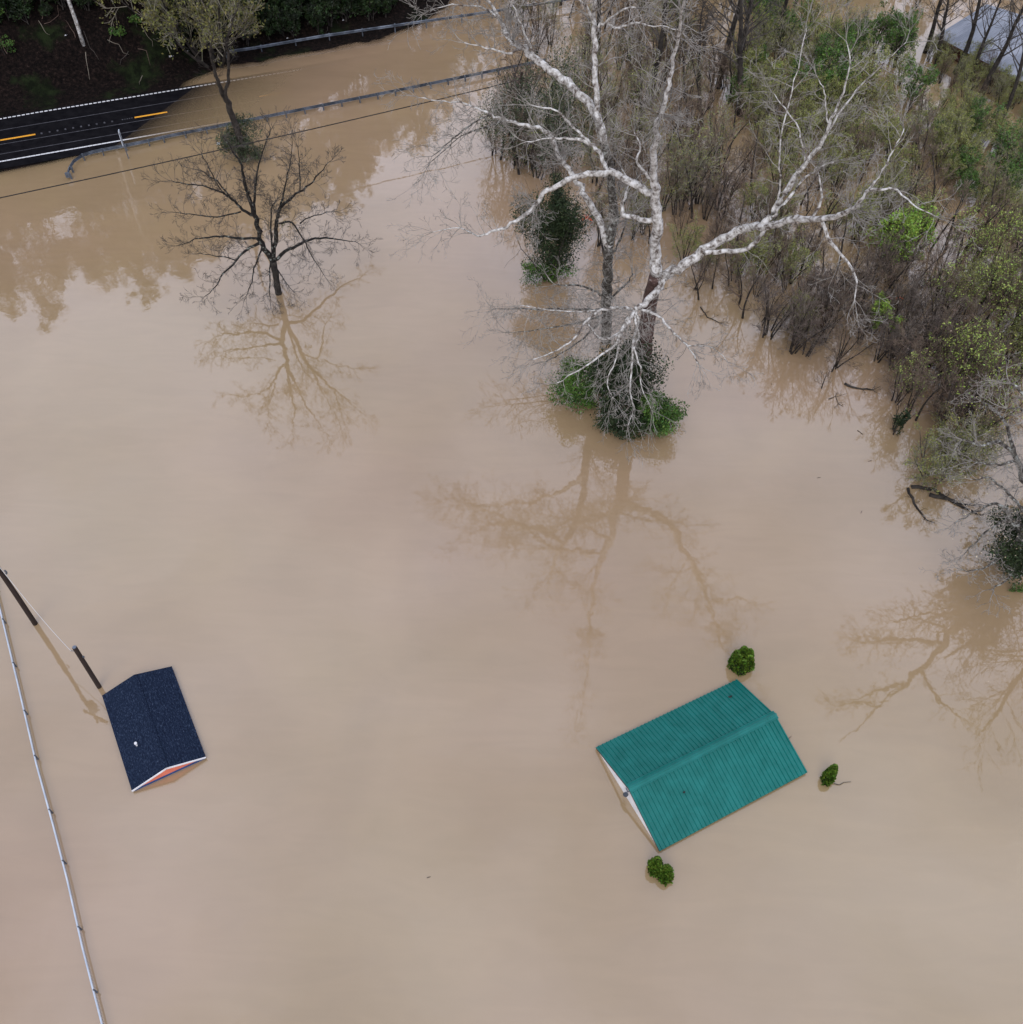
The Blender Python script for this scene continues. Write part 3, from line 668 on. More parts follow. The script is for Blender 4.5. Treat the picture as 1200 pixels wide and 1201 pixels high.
for i, sp_ in enumerate([
 [(713,290,10.6,.24),(708,272,11.6,.22),(693,240,13.2,.2),(677,213,14.5,.17),(663,193,15.3,.15),(648,167,16.5,.13),(643,155,17,.12),(617,147,17.3,.1),(590,140,17.6,.08),(570,132,18,.07),(547,122,18.3,.05),(513,118,18.4,.03),(487,113,18.5,.02)],
 [(575,135,17.9,.05),(560,142,17.5,.05),(540,155,17,.05),(528,166,16.6,.04),(507,183,16,.02)],
 [(592,141,17.6,.06),(567,150,17.2,.05),(540,160,16.8,.03),(505,190,15.5,.02)],
 [(713,350,4.6,.1),(700,342,5.4,.08),(680,335,6,.06),(650,333,6.3,.03)],
 [(712,362,3.6,.1),(690,363,4,.08),(660,362,4.3,.06),(625,363,4.4,.05),(580,362,4.6,.02)],
 [(712,355,4.3,.1),(735,332,5.5,.07),(742,320,6.2,.04)],
 [(716,300,9.4,.09),(728,280,10.5,.07),(735,258,11.8,.04)],
 [(711,372,3,.09),(690,392,2.6,.07),(665,410,2.3,.05),(640,424,2,.03)],
 [(711,368,3,.08),(680,378,3.1,.06),(640,385,3.2,.04),(600,390,3.2,.02)],
 ]):
    P, Q = curve(sp_, b2, .25, R)
    if i == 0: pm = MB(); pm.tube(P, Q, 8); pm.build('limb', M['pale_bark'], s2, smooth=True)
    else: mb.tube(P, Q, 6)
    twigs_on(tw, P, Q, R, .3, 2.2, 2, 0, kids=4, rmax=.15, r0=.028, up=.05)
mb.build('limb', M['lichen_bark'], s2, smooth=True)
tw.build('twigs', M['pale_twig'], s2)
# ------------------------------------------------------------------ evergreen shrubs about the sycamores
def evergreen(name, px, py, rx, ry, h, n, leaf, label, cat, seed, lumps=14, size=.2, group=None, trunk=True):
    R = random.Random(seed); b = un(px, py); e = empty(name, b, label, cat, group)
    if trunk:
        mb = MB()
        for k in range(4): grow(mb, Vector((R.uniform(-.3, .3), R.uniform(-.3, .3), -.5)), Vector((R.uniform(-.4, .4), R.uniform(-.4, .4), 1)), h*1.05, .06, R, 1, kids=4, spread=.9)
        mb.build('stems', M['dark_bark'], e)
    mb = MB(); foliage(mb, (0, 0, h*.52), rx, ry, h*.5, n, size, R, 0, lumps); mb.build('foliage', leaf, e)
    return e
evergreen('evergreen_shrub', 679, 472, 2.1, 2.0, 3.0, 9000, M['green_leaf'], 'bright green evergreen shrub on left of the sycamore base', 'shrub', 1, 22, .17)
evergreen('evergreen_shrub', 774, 500, 1.9, 1.6, 2.4, 7000, M['green_leaf'], 'green evergreen shrub on right of the sycamore base', 'shrub', 2, 20, .17)
evergreen('evergreen_shrub', 728, 505, 2.6, 1.5, 2.2, 6500, M['dark_leaf'], 'dark green evergreen shrub in front of the sycamore base', 'shrub', 3, 26, .17)
evergreen('evergreen_shrub', 730, 474, 2.3, 2.2, 5.4, 13000, M['dark_leaf'], 'tall dark vine mass wrapped round the sycamore foot', 'shrub', 4, 40, .22)
evergreen('evergreen_tree', 644, 324, 2.7, 2.1, 8.6, 22000, M['dark_leaf'], 'dark conical evergreen tree in water left of sycamore trunk', 'tree', 5, 44, .17)
evergreen('evergreen_shrub', 640, 330, 2.1, 1.3, 2.0, 3200, M['green_leaf'], 'low green shrub at foot of the dark conical evergreen', 'shrub', 6, 14, .17)
evergreen('evergreen_tree', 604, 195, 3.0, 2.6, 9.0, 7000, M['ivy_leaf'], 'dusky vine covered tree behind upper left sycamore limbs', 'tree', 7, 30, .17)
evergreen('evergreen_tree', 655, 210, 2.6, 2.4, 11.0, 7000, M['ivy_leaf'], 'dusky vine covered tree behind the sycamore vertical stem', 'tree', 8, 34, .17)
# ------------------------------------------------------------------ lone tree on the left
R = random.Random(5)
lb = un(327, 344)
lt = empty('bare_tree', lb, 'lone leafless dark tree standing in open water with clear reflection', 'tree')
P, Q = curve([(329,352,-1.5,.29),(327,344,0,.27),(324,325,1.4,.25),(321,306,2.9,.24)], lb, .1, R); mb = MB(); mb.tube(P, Q, 10); mb.build('trunk', M['dark_bark'], lt, smooth=True)
mb = MB(); tw = MB()
for i, sp_ in enumerate([
 [(321,307,2.8,.24),(308,285,4.3,.2),(302,265,5.6,.18),(298,250,6.7,.16),(292,230,8,.13),(287,210,9.2,.1),(282,190,10.3,.07),(272,175,11.2,.05),(262,160,12,.03)],
 [(299,252,6.5,.11),(300,225,8.2,.09),(302,200,9.8,.06),(308,178,11,.04),(318,152,12.5,.02)],
 [(321,306,2.9,.18),(324,275,5,.16),(326,255,6.3,.14),(330,242,7.1,.12),(341,233,7.8,.09),(355,222,8.6,.07),(371,208,9.5,.05),(386,190,10.5,.02)],
 [(321,302,3.2,.09),(318,272,5.4,.07),(319,245,7,.05),(326,233,7.8,.03)],
 [(329,243,7,.08),(335,217,8.9,.05),(341,190,10.4,.03),(343,165,11.8,.02)],
 [(352,224,8.5,.05),(352,200,10,.04),(350,175,11.3,.02)],
 [(322,305,3,.15),(340,293,3.3,.12),(357,283,3.2,.1),(376,279,2.8,.08),(396,280,2.2,.05),(422,286,1.5,.02)],
 [(306,285,4.4,.12),(290,292,4,.1),(275,307,3.3,.08),(262,322,2.8,.06),(252,337,2.2,.04),(240,348,1.9,.02)],
 [(304,280,4.7,.1),(281,279,4.8,.09),(258,277,5,.07),(235,279,5,.05),(213,287,4.8,.02)],
 [(297,252,6.5,.12),(285,245,7,.1),(273,233,7.8,.09),(258,224,8.4,.07),(238,218,8.8,.05),(216,215,9,.04),(200,212,9,.02)],
 [(283,248,6.5,.06),(255,254,6.2,.05),(230,252,6.3,.04),(207,249,6.3,.02)],
 [(307,291,3.6,.07),(300,310,2.9,.06),(296,330,2,.04),(289,347,1.3,.02)],
 [(318,305,2.8,.07),(317,330,1.7,.05),(317,352,.8,.02)],
 [(328,262,5.8,.07),(343,261,6,.07),(355,278,4.9,.06),(366,300,3.4,.04),(380,322,2,.02)],
 [(352,262,6,.05),(370,252,6.6,.04),(395,248,6.8,.02)],
 [(263,228,8.2,.04),(250,205,9.6,.04),(237,180,11,.02)],
 [(273,233,7.9,.06),(255,213,9.2,.05),(237,200,9.9,.03)],
 [(325,315,2.2,.05),(335,330,1.6,.03),(345,342,1.2,.02)],
 [(277,305,3.4,.05),(260,301,3.6,.04),(235,297,3.8,.02)],
 ]):
    sp_ = [(a, b, z*(1+.012*z) if z > 4 else z, q) for a, b, z, q in sp_]
    P, Q = curve(sp_, lb, .22, R); mb.tube(P, Q, 7); twigs_on(tw, P, Q, R, .27, 1.45, 2, 0, kids=4, rmax=.14, r0=.018, up=.12, start=.12)
mb.build('limb', M['dark_lichen'], lt, smooth=True); tw.build('twigs', M['dark_twig'], lt)
mb = MB(); foliage(mb, tuple(un(334, 262, 5.9)-lb), .3, .3, .3, 60, .14, R); mb.build('foliage', M['hill_leaf'], lt)
# ivy covered snag behind it
R = random.Random(6)
ib = un(288, 188)
iv = empty('ivy_tree', ib, 'dark forked trunk with vine clump rising beside near guardrail', 'tree')
mb = MB()
for i, sp_ in enumerate([[(289,192,-1,.34),(288,188,0,.33),(278,150,3.4,.3),(269,125,5.6,.26),(263,112,6.8,.24)], [(263,113,6.7,.2),(257,98,8,.17),(252,80,9.5,.13),(247,62,11,.08),(250,45,12.4,.04)], [(263,113,6.7,.17),(268,95,8.2,.14),(268,70,10.2,.11),(266,48,12,.08),(272,30,13.4,.05),(280,5,15,.03)], [(268,55,11.4,.06),(278,45,12.4,.04),(286,38,13,.02)]]):
    P, Q = curve(sp_, ib, .2, R); mb.tube(P, Q, 8)
    if i: twigs_on(mb, P, Q, R, .7, 1.5, 2, 0, kids=3, rmax=.2, r0=.02, start=.3)
mb.build('trunk', M['dark_bark'], iv, smooth=True)
mb = MB(); foliage(mb, (0, 0, 2.2), 1.9, 1.5, 2.1, 7000, .17, R, 0, 26); foliage(mb, (.7, -.1, .9), 1.5, 1.0, .7, 900, .15, R, 0, 8); mb.build('ivy', M['ivy_leaf'], iv)
mb = MB(); 
for k in range(16): grow(mb, Vector((R.uniform(-1, 1), R.uniform(-.8, .8), .3)), Vector((R.uniform(-1, 1), R.uniform(-1, 1), .8)), 2.4, .02, R, 1, kids=4, up=.1)
mb.build('twigs', M['grey_twig'], iv)
# ------------------------------------------------------------------ prototype trees for copying
PROTO = {}
def proto(key, h, stems, leaf=None, nleaf=0, twig='brown_twig', bark='dark_bark', lvl=2, kids=5, spread=.7, seed=0, lean=.25, size=.13, trunk_r=.07, variants=4, up=.25, ratio=.55, minr=.013, base=.25):
    for vv in range(variants):
        R = random.Random(seed*31+vv); tr = MB(); cw = MB(); tips = []
        for k in range(stems):
            a = R.uniform(0, 6.28); d = Vector((cos(a)*lean*R.uniform(.2, 1), sin(a)*lean*R.uniform(.2, 1), 1)).normalized()
            if stems == 1: d = Vector((R.uniform(-.1, .1), R.uniform(-.1, .1), 1)).normalized()
            p = Vector((R.uniform(-.3, .3)*(stems > 1), R.uniform(-.3, .3)*(stems > 1), -.8)); hh = (h+.8)*R.uniform(.75, 1.0); n = 8
            pts = [p.copy()]; rad = [trunk_r]; dd = d
            for i in range(n):
                dd = (dd + perp(dd, R)*.11 + Vector((0, 0, .03))).normalized(); p = p + dd*hh/n; pts.append(p.copy()); rad.append(trunk_r*(1-.85*(i+1)/n)+.008)
            tr.tube(pts, rad, 6)
            nb = int(7*h/6 + 3) if stems > 1 else int(h*1.6)
            for j in range(nb):
                f = base + (1-base)*(j+R.random())/nb; x = min(n-1, int(f*n)); q = pts[x]+(pts[x+1]-pts[x])*(f*n-x)
                nd = (dd*.45 + perp(dd, R)*spread + Vector((0, 0, up))).normalized()
                grow(cw, q, nd, hh*.36*(1.25-.75*f)*R.uniform(.7, 1.2), max(.02, trunk_r*.42*(1.1-f)), R, lvl, 0, up*.5, .25, kids, .8, tips, 3, ratio, minr=minr, zmin=.1)
        if leaf:
            R.shuffle(tips); k = max(1, nleaf//max(1, len(tips))+1); c = 0
            for p, d in tips:
                for _ in range(k):
                    if c >= nleaf: break
                    cw.leaf(p + Vector((R.gauss(0, .12), R.gauss(0, .12), R.gauss(0, .12))), size, 1, R); c += 1
        mats = [M[twig]] + ([M[leaf]] if leaf else [])
        PROTO.setdefault(key, []).append((tr.mesh(key+'_trunk', M[bark], True), cw.mesh(key+'_crown', mats)))
proto('mauve', 4.6, 6, twig='mauve_twig', seed=1, trunk_r=.06, kids=5, minr=.01)
proto('brown', 5.4, 4, twig='brown_twig', seed=2, trunk_r=.065, kids=5, minr=.01)
proto('grey', 6.0, 4, leaf='olive_leaf', nleaf=900, twig='grey_twig', seed=3, trunk_r=.07, size=.12, kids=4, minr=.01)
proto('olive', 5.0, 5, leaf='olive_leaf', nleaf=2600, twig='grey_twig', seed=4, size=.15, kids=4)
proto('bright', 5.0, 3, leaf='bright_leaf', nleaf=2600, twig='brown_twig', seed=5, size=.2, variants=2)
proto('willow', 5.5, 4, leaf='willow_leaf', nleaf=900, twig='brown_twig', seed=6, size=.16, variants=3)
proto('green', 5.0, 5, leaf='green_leaf', nleaf=3600, twig='grey_twig', seed=7, size=.2, variants=3)
proto('tallbare', 13.0, 1, twig='dark_twig', seed=8, trunk_r=.27, kids=4, spread=.9, variants=3, up=.3, minr=.014, base=.35)
proto('thin', 7.0, 1, twig='brown_twig', seed=9, trunk_r=.13, kids=5, spread=.8, variants=4, up=.3, base=.2)
proto('hilltree', 13.0, 1, leaf='hill_leaf', nleaf=2600, twig='dark_twig', seed=10, trunk_r=.22, kids=5, spread=.9, variants=3, size=.3, minr=.02)
proto('deep', 3.2, 5, leaf='deep_leaf', nleaf=2600, twig='dark_twig', seed=12, size=.28, variants=3)
proto('yellow', 4.0, 14, leaf='olive_leaf', nleaf=4800, twig='grey_twig', seed=14, size=.12, variants=2, lean=1.3, spread=.9, base=.12, trunk_r=.04)
proto('hillolive', 6.5, 9, leaf='hill_leaf', nleaf=9000, twig='grey_twig', seed=13, size=.16, variants=1, spread=1.0, lean=1.0, up=.3, kids=6, trunk_r=.1)
INFO = {
 'mauve': ('flooded_shrub', 'leafless mauve brown shrub with dark stems in the flooded thicket', 'shrub', 'mauve brown thicket shrubs'),
 'brown': ('flooded_shrub', 'leafless brown multi stemmed shrub standing in the flooded thicket', 'shrub', 'brown thicket shrubs'),
 'grey': ('thicket_tree', 'grey twiggy young tree with sparse buds in the flooded thicket', 'tree', 'grey budding thicket trees'),
 'olive': ('thicket_tree', 'olive budding multi stemmed tree in the flooded thicket', 'tree', 'olive budding thicket trees'),
 'green': ('leafy_shrub', 'dense green leafy shrub growing among the flooded trees', 'shrub', 'dense green thicket shrubs'),
 'bright': ('leafy_tree', 'young tree with vivid yellow green spring leaves in the thicket', 'tree', 'vivid green young trees'),
 'willow': ('willow_tree', 'slim willow with pale green leaves at the right of the thicket', 'tree', 'pale green willows'),
 'tallbare': ('bare_tree', 'tall leafless dark trunked tree rising from the flooded thicket', 'tree', 'tall bare thicket trees'),
 'thin': ('bare_tree', 'thin leafless sapling standing in the flooded thicket', 'tree', 'thin bare saplings'),
 'hilltree': ('hill_tree', 'dark trunked tree with dusky foliage on the steep road bank', 'tree', 'trees on the road bank'),
 'deep': ('hill_shrub', 'dark green low shrub on the steep bank above the road', 'shrub', 'dark shrubs on the road bank'),
 'yellow': ('willow_bush', 'yellow green willow bush', 'shrub', None),
 'hillolive': ('hill_tree', 'spreading olive green budding tree overhanging the road ditch', 'tree', None),
}
cnt = {}
def place(key, p, h=None, R=rnd, label=None, group='_', tilt=None, name=None):
    pr_ = PROTO[key]; i = cnt.get(key, 0); cnt[key] = i+1
    tr, cw = pr_[i % len(pr_)]; nm, lb_, cat, gp = INFO[key]
    base = dict(mauve=4.6, brown=5.4, grey=6, olive=5, bright=5, willow=5.5, green=5, tallbare=13, thin=7, hilltree=13, deep=3.2, hillolive=6.5, yellow=4.0)[key]
    e = empty(name or nm, p, label or lb_, cat, (gp if group == '_' else group) if not label else None, R.uniform(0, 6.28))
    s = (h or base)/base; e.scale = (s*R.uniform(.9, 1.1), s*R.uniform(.9, 1.1), s)
    e.rotation_euler = (R.gauss(0, .06), R.gauss(0, .06), R.uniform(0, 6.28))
    mesh_obj('trunk', tr, e); mesh_obj('crown', cw, e)
    return e
R = random.Random(21)
# thicket placed by region (base points on the water)
def inpoly(x, y, P):
    c = False; j = len(P)-1
    for i in range(len(P)):
        if (P[i][1] > y) != (P[j][1] > y) and x < (P[j][0]-P[i][0])*(y-P[i][1])/(P[j][1]-P[i][1])+P[i][0]: c = not c
        j = i
    return c
taken = []
def scatter(poly, n, mix, hr=(.8, 1.15), gap=1.1):
    xs = [p[0] for p in poly]; ys = [p[1] for p in poly]; k = 0; tries = 0
    while k < n and tries < n*40:
        tries += 1
        x, y = R.uniform(min(xs), max(xs)), R.uniform(min(ys), max(ys))
        if not inpoly(x, y, poly): continue
        p = un(x, y)
        if any((p-q).length < gap for q in taken): continue
        taken.append(p); key = R.choice(mix)
        b = dict(mauve=4.6, brown=5.4, grey=6, olive=5, bright=5, willow=5.5, green=5, tallbare=13, thin=7, deep=3.2)[key]
        place(key, p, b*R.uniform(*hr), R); k += 1
scatter([(590,120),(700,110),(700,270),(640,250),(575,190)], 30, ['brown','grey','mauve','thin'], (.8, 1.1), 1.0)
scatter([(700,60),(860,60),(860,270),(700,300)], 72, ['brown','grey','thin','thin','brown'], (.75, 1.15), 1.0)
scatter([(790,250),(930,260),(960,330),(940,400),(900,390),(810,350)], 44, ['brown','thin','mauve','thin','olive'], (.5, .85), 1.0)
scatter([(850,140),(1100,140),(1100,290),(880,290)], 74, ['olive','grey','brown','olive','thin'], (.6, 1.0), 1.0)
scatter([(860,40),(1060,60),(1070,140),(860,140)], 44, ['green','olive','grey','olive'], (.7, 1.1), 1.0)
scatter([(1060,130),(1200,160),(1200,270),(1130,250),(1070,190)], 36, ['green','olive','olive','grey'], (.5, .8), .9)
scatter([(1085,62),(1110,62),(1215,120),(1215,150),(1100,110)], 34, ['olive','grey','brown','olive'], (.4, .62), .9)
scatter([(930,300),(1080,290),(1060,450),(960,430),(910,395)], 42, ['mauve','brown','thin','mauve'], (.6, .95), .9)
scatter([(1040,380),(1170,430),(1150,520),(1045,500)], 28, ['mauve','brown','willow','thin','thin'], (.7, 1.0), .9)
scatter([(1080,260),(1210,270),(1210,420),(1140,440),(1080,370)], 34, ['brown','thin','willow','thin','olive'], (.6, 1.0), 1.2)
scatter([(560,-10),(760,0),(760,70),(640,110),(590,80)], 20, ['brown','thin','grey','thin'], (.8, 1.1), 1.0)
scatter([(760,-30),(1080,-60),(1080,20),(770,50)], 26, ['green','olive','grey','thin'], (.8, 1.1), 1.0)
for x, y, h in ((761,125,17),(842,104,17),(870,136,18),(863,108,16),(1118,86,14),(1148,114,15),(1084,62,14),(1175,135,13),(1100,75,12),(1135,100,11),(795,60,15),(820,128,12),(905,60,15),(700,70,15)): place('tallbare', un(x, y), h, R)
for x, y in ((1046,318),(1062,305),(1035,305)): place('bright', un(x, y), 4.8, R)
for x, y in ((905,120),(1020,400)): place('bright', un(x, y-10), 3.5, R)
for x, y, h in ((1185,450,5),(1200,430,6),(1125,492,6),(1115,470,5.5),(1095,370,4.5),(1170,400,5),(1195,385,5),(1150,360,4)): place('willow', un(x, y), h, R)
for x, y, h in ((930,412,5.2),(963,388,4.6),(900,395,5),(1025,352,4),(1045,470,4),(963,455,2.5),(980,430,4)): place('thin' if h < 4.5 else 'mauve', un(x, y), h, R)
place('yellow', un(1095,556), 4.0, R, 'low spreading yellow green willow bush at lower edge of thicket'); place('yellow', un(1125,535), 3.2, R, 'smaller yellow green willow bush right of the spreading one')
evergreen('evergreen_shrub', 1052, 508, .5, .5, 2.2, 500, M['dark_leaf'], 'small dark vine covered stump left of the yellow green bush', 'shrub', 31)
evergreen('leafy_shrub', 1185, 215, 3.0, 2.6, 5.6, 4200, M['green_leaf'], 'large rounded green tree at right edge below tin roofed house', 'tree', 32, lumps=26, size=.25)
evergreen('leafy_shrub', 905, 60, 2.4, 2.0, 6.0, 2400, M['green_leaf'], 'bright green leafy mass beside tall dark trunks near top', 'tree', 33, lumps=18, size=.22)
# ------------------------------------------------------------------ vine tree at right edge
R = random.Random(9)
vb = un(1188, 672)
vt = empty('vine_tree', vb, 'vine cloaked tree with pale gnarled branches at right frame edge', 'tree')
mb = MB(); tw = MB()
for i, sp_ in enumerate([[(1186,690,-2,.4),(1188,672,0,.4),(1200,630,3.5,.3),(1215,590,7,.22),(1230,540,11,.14),(1250,470,15,.08),(1270,400,19,.04)],
 [(1200,632,3.4,.12),(1180,600,5,.1),(1165,590,5.4,.08),(1145,600,5.2,.05),(1120,612,5,.02)], [(1205,620,4.2,.1),(1175,612,4.6,.08),(1150,630,4,.05),(1130,650,3.4,.02)],
 [(1196,645,2.4,.1),(1170,655,2.2,.07),(1145,668,1.9,.04),(1125,668,2,.02)], [(1200,640,2.9,.1),(1185,675,1.5,.06),(1165,690,1.2,.03)],
 [(1216,588,7.1,.16),(1198,560,8,.13),(1190,535,9,.12),(1170,518,9.6,.09),(1150,522,9.6,.06),(1128,515,9.8,.03)], [(1190,535,9,.1),(1180,500,10.4,.08),(1168,480,11,.05),(1150,470,11.4,.02)],
 [(1193,540,8.8,.07),(1165,545,8.8,.05),(1140,540,9,.03)], [(1200,600,5.8,.1),(1180,575,6.5,.08),(1160,560,7,.05),(1140,562,7,.02)],
 [(1245,490,14,.12),(1210,470,14.6,.09),(1185,450,15.4,.05)], [(1225,560,9.5,.15),(1260,600,9.5,.1),(1290,620,9.5,.05)], [(1232,535,11.2,.12),(1215,500,13,.09),(1200,480,14,.05),(1180,478,14.3,.02)]]):
    P, Q = curve(sp_, vb, .35, R); mb.tube(P, Q, 8)
    if i: twigs_on(tw, P, Q, R, .34, 1.5, 2, 0, kids=4, rmax=.2, r0=.03, wig=.5, up=.05)
mb.build('trunk', M['lichen_bark'], vt, smooth=True); tw.build('twigs', M['pale_twig'], vt)
mb = MB(); foliage(mb, (-.6, .2, 2.8), 2.3, 1.9, 2.6, 16000, .16, R, 0, 34); mb.build('ivy', M['dark_leaf'], vt)
mb = MB()
for i in range(620):
    q = un(R.gauss(1160, 28), R.gauss(560, 60), R.uniform(3, 9))-vb; mb.leaf(q, .09, 0, R)
mb.build('foliage', M['blossom'], vt)  # pale buds strewn loose among the branches, not joined to the twigs
evergreen('evergreen_shrub', 1190, 694, .45, .4, .7, 260, M['green_leaf'], 'tiny green clump just below the vine cloaked tree', 'shrub', 41, size=.14, trunk=False)
for x, y, h, k in ((1240,650,15,'tallbare'),(1320,600,16,'hilltree'),(1255,720,13,'tallbare'),(1340,640,16,'tallbare')):
    place(k, un(x, y), h, R, 'tall tree in the water beyond the right frame edge').name = 'riverside_tree'
for o in list(bpy.data.objects):
    if o.get('label') == 'tall tree in the water beyond the right frame edge': o['group'] = 'trees beyond the right frame edge'
# ------------------------------------------------------------------ arborvitae
def thuja(px, py, lobes, label, seed):
    R = random.Random(seed); b = un(px, py); e = empty('arborvitae', b, label, 'shrub', 'arborvitae beside the teal roofed shed')
    core = MB(); fo = MB()
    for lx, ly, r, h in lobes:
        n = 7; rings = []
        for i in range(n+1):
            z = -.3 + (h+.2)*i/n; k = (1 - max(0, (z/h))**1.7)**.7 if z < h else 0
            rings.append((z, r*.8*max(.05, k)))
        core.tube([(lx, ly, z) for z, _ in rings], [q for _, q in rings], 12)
        for i in range(int(2300*r*(h*.6+r))):
            z = R.random()**.8*h; k = (1-(z/h)**1.7)**.7; a = R.uniform(0, 6.28)
            lump = .82+.2*sin(a*5+z*6+lx*9)*sin(z*9+a*2)
            rr = r*(k*lump)*R.uniform(.86, 1.08)+.02
            p = Vector((lx+cos(a)*rr, ly+sin(a)*rr, z)); od = Vector((cos(a), sin(a), .9)).normalized()
            t = Vector((-sin(a), cos(a), 0)); t = (t + Vector((0, 0, R.gauss(0, .6)))).normalized()
            l = R.uniform(.07, .13); up_ = (od + Vector((R.gauss(0, .3), R.gauss(0, .3), R.gauss(0, .3)))).normalized()
            fo.quad(p - t*l*.4, p + t*l*.4, p + t*l*.25 + up_*l, p - t*l*.25 + up_*l)
    core.build('core', M['thuja_core'], e, smooth=True); fo.build('foliage', M['thuja_leaf'], e)
    return e
thuja(868, 781, [(-.3,-.1,.36,1.25),(.3,-.12,.36,1.2),(0,.25,.38,1.5),(-.05,-.3,.34,1.0),(.33,.2,.3,1.35),(-.36,.18,.28,1.2)], 'largest round arborvitae clump behind top corner of teal roof', 51)
thuja(970, 914, [(0,0,.3,1.0),(.08,.12,.26,1.3),(-.1,-.1,.26,.8)], 'smallest arborvitae right of the teal roof', 52)
thuja(767, 1019, [(0,0,.33,1.35),(.02,-.12,.28,1.0)], 'left arborvitae of the touching pair below teal roof', 53)
thuja(778.5, 1027, [(0,0,.36,1.15),(.06,-.12,.3,.9)], 'right arborvitae of the touching pair below teal roof', 54)
# ------------------------------------------------------------------ drifting wood and litter
def log(pts, r, label, seed, mt='dark_bark', lv=1, name='driftwood', kids=3):
    R = random.Random(seed); o = un(*pts[0]); K = [un(x, y, .04)-o for x, y in pts]; mb = MB(); P, Q = [], []
    for a, b in zip(K, K[1:]):
        for k in range(3): P.append(a+(b-a)*k/3+Vector((R.gauss(0, .03), R.gauss(0, .03), R.gauss(0, .02)))); 
    P.append(K[-1]); Q = [r*(1-.6*i/len(P)) for i in range(len(P))]; mb.tube(P, Q, 6)
    if lv: twigs_on(mb, P, Q, R, .5, .7, 1, 0, kids=kids, rmax=1, r0=.02, up=.0)
    ob = mb.build(name, M[mt], smooth=True); ob.location = o; return tag(ob, label, 'driftwood')
log([(990,450),(1005,455),(1022,457)], .1, 'dark log floating at lower left edge of the thicket', 1)
log([(1098,432),(1110,425),(1120,431)], .1, 'dark bent log floating among the right hand willows', 2)
log([(1148,446),(1168,447)], .08, 'short straight log right of the bent floating log', 3)
log([(1138,342),(1153,352)], .07, 'short dark log in open brown water near right edge', 4)
log([(1065,572),(1072,590),(1085,608)], .1, 'forked driftwood branch below the yellow green willow bush', 5)
log([(1068,570),(1095,574),(1120,590),(1145,602)], .14, 'long tangled driftwood raft below the yellow green bush', 6, kids=5)
log([(1090,580),(1110,585),(1135,592)], .16, 'thick driftwood trunk in middle of the tangled raft', 7, kids=5)
log([(978,920),(985,919),(998,916)], .02, 'thin floating twig right of the smallest arborvitae', 8, lv=0, name='twig')
log([(972,468),(980,464),(983,473)], .03, 'small forked stick in open water left of thicket', 9)
log([(1006,504),(1012,509)], .03, 'tiny stick floating beside thicket lower left', 10, lv=0, name='twig')
log([(822,360),(830,372),(843,378)], .05, 'bent dark stick in water right of the sycamore', 11)
log([(1107,560),(1112,548)], .05, 'upright snag stick behind the driftwood raft', 12)
mb = MB(); R = random.Random(3)
for i in range(7): mb.tube([(i*.18-.55, R.gauss(0, .05), .6+R.gauss(0, .04)), (i*.18-.35, R.gauss(0, .05), .62)], [R.uniform(.1, .17), R.uniform(.06, .14)], 7)
ob = mb.build('debris', M['orange']); ob.location = un(1045, 357); tag(ob, 'orange plastic strip snagged among thicket stems', 'litter')
mb = MB(); foliage(mb, (0, 0, .5), .5, .4, .5, 60, .22, R, 0, 5); ob = mb.build('debris', M['orange']); ob.location = un(689, 262); tag(ob, 'orange debris snagged behind the lichen sycamore trunk', 'litter')
for i, (x, y, s, lb_) in enumerate(((258,170,.22,'white bottle caught left of the ivy clump by guardrail'),(205,82,.16,'pale litter scrap on bank beside brown puddle'),(93,87,.1,'pale scrap on the leaf strewn bank near left'),(224,75,.1,'white scrap on bank above the puddle'),(338,47,.1,'left of two white scraps on bank above far rail'),(345,44,.1,'right of two white scraps on bank above far rail'),(404,32,.1,'white scrap on dark bank near top'))):
    p = un(x, y); ss, tt = st(p); z = ground_z(ss, tt)
    for _ in range(4): p = un(x, y, max(0, z)); ss, tt = st(p); z = ground_z(ss, tt)
    mb = MB(); mb.box((-s, -s*.6, 0), Vector((s*1.6, s*.4, .03)), Vector((-s*.3, s, .02)), Vector((0, 0, s*.5))); mb.tri((s, 0, .05), (s*1.9, s*.5, .1), (s*.8, s*.9, .04))
    ob = mb.build('litter', M['litter']); ob.location = (p.x, p.y, max(0, z)+.06); tag(ob, lb_, 'litter')
# ------------------------------------------------------------------ bank vegetation
R = random.Random(77)
def hp(x, y):
    p = un(x, y); z = 0
    for _ in range(12): ss, tt = st(p); z = .5*z + .5*max(-.2, ground_z(ss, tt)); p = un(x, y, z)
    return p
n = 0
for i in range(2500):
    x, y = R.uniform(-20, 470), R.uniform(-80, 60); p = hp(x, y); ss, tt = st(p)
    tf = lerp_tab(foot, ss) if ss > foot[0][0] else 6.5
    if tt < tf+2.4 or R.random() > (tt-tf-1.2)/4 or any((p-q).length < 1.15 for q in taken): continue
    taken.append(p); place('deep', p, R.uniform(1.6, 3.8), R); n += 1
    if n > 250: break
place('hillolive', hp(252, 72), 12.0, R, 'spreading olive green budding tree overhanging the road ditch')
for x, y, h in ((8, 62, 2.6), (2, 15, 2.4), (140, 42, 1.6), (160, 28, 1.4)):
    p = hp(x, y); e = evergreen('leafy_shrub', x, y, h*.5, h*.5, h*.6, 420, M['green_leaf'], 'green leafy shrub on dark bank, %s' % {8: 'largest at the left frame edge', 2: 'in the top left corner', 140: 'left of two by the olive tree', 160: 'right of two by the olive tree'}[x], 'shrub', x+100, size=.2); e.location = p
p = hp(99, 54); e = empty('pale_trunk_tree', p, 'slender pale grey trunk standing on the dark bank', 'tree')
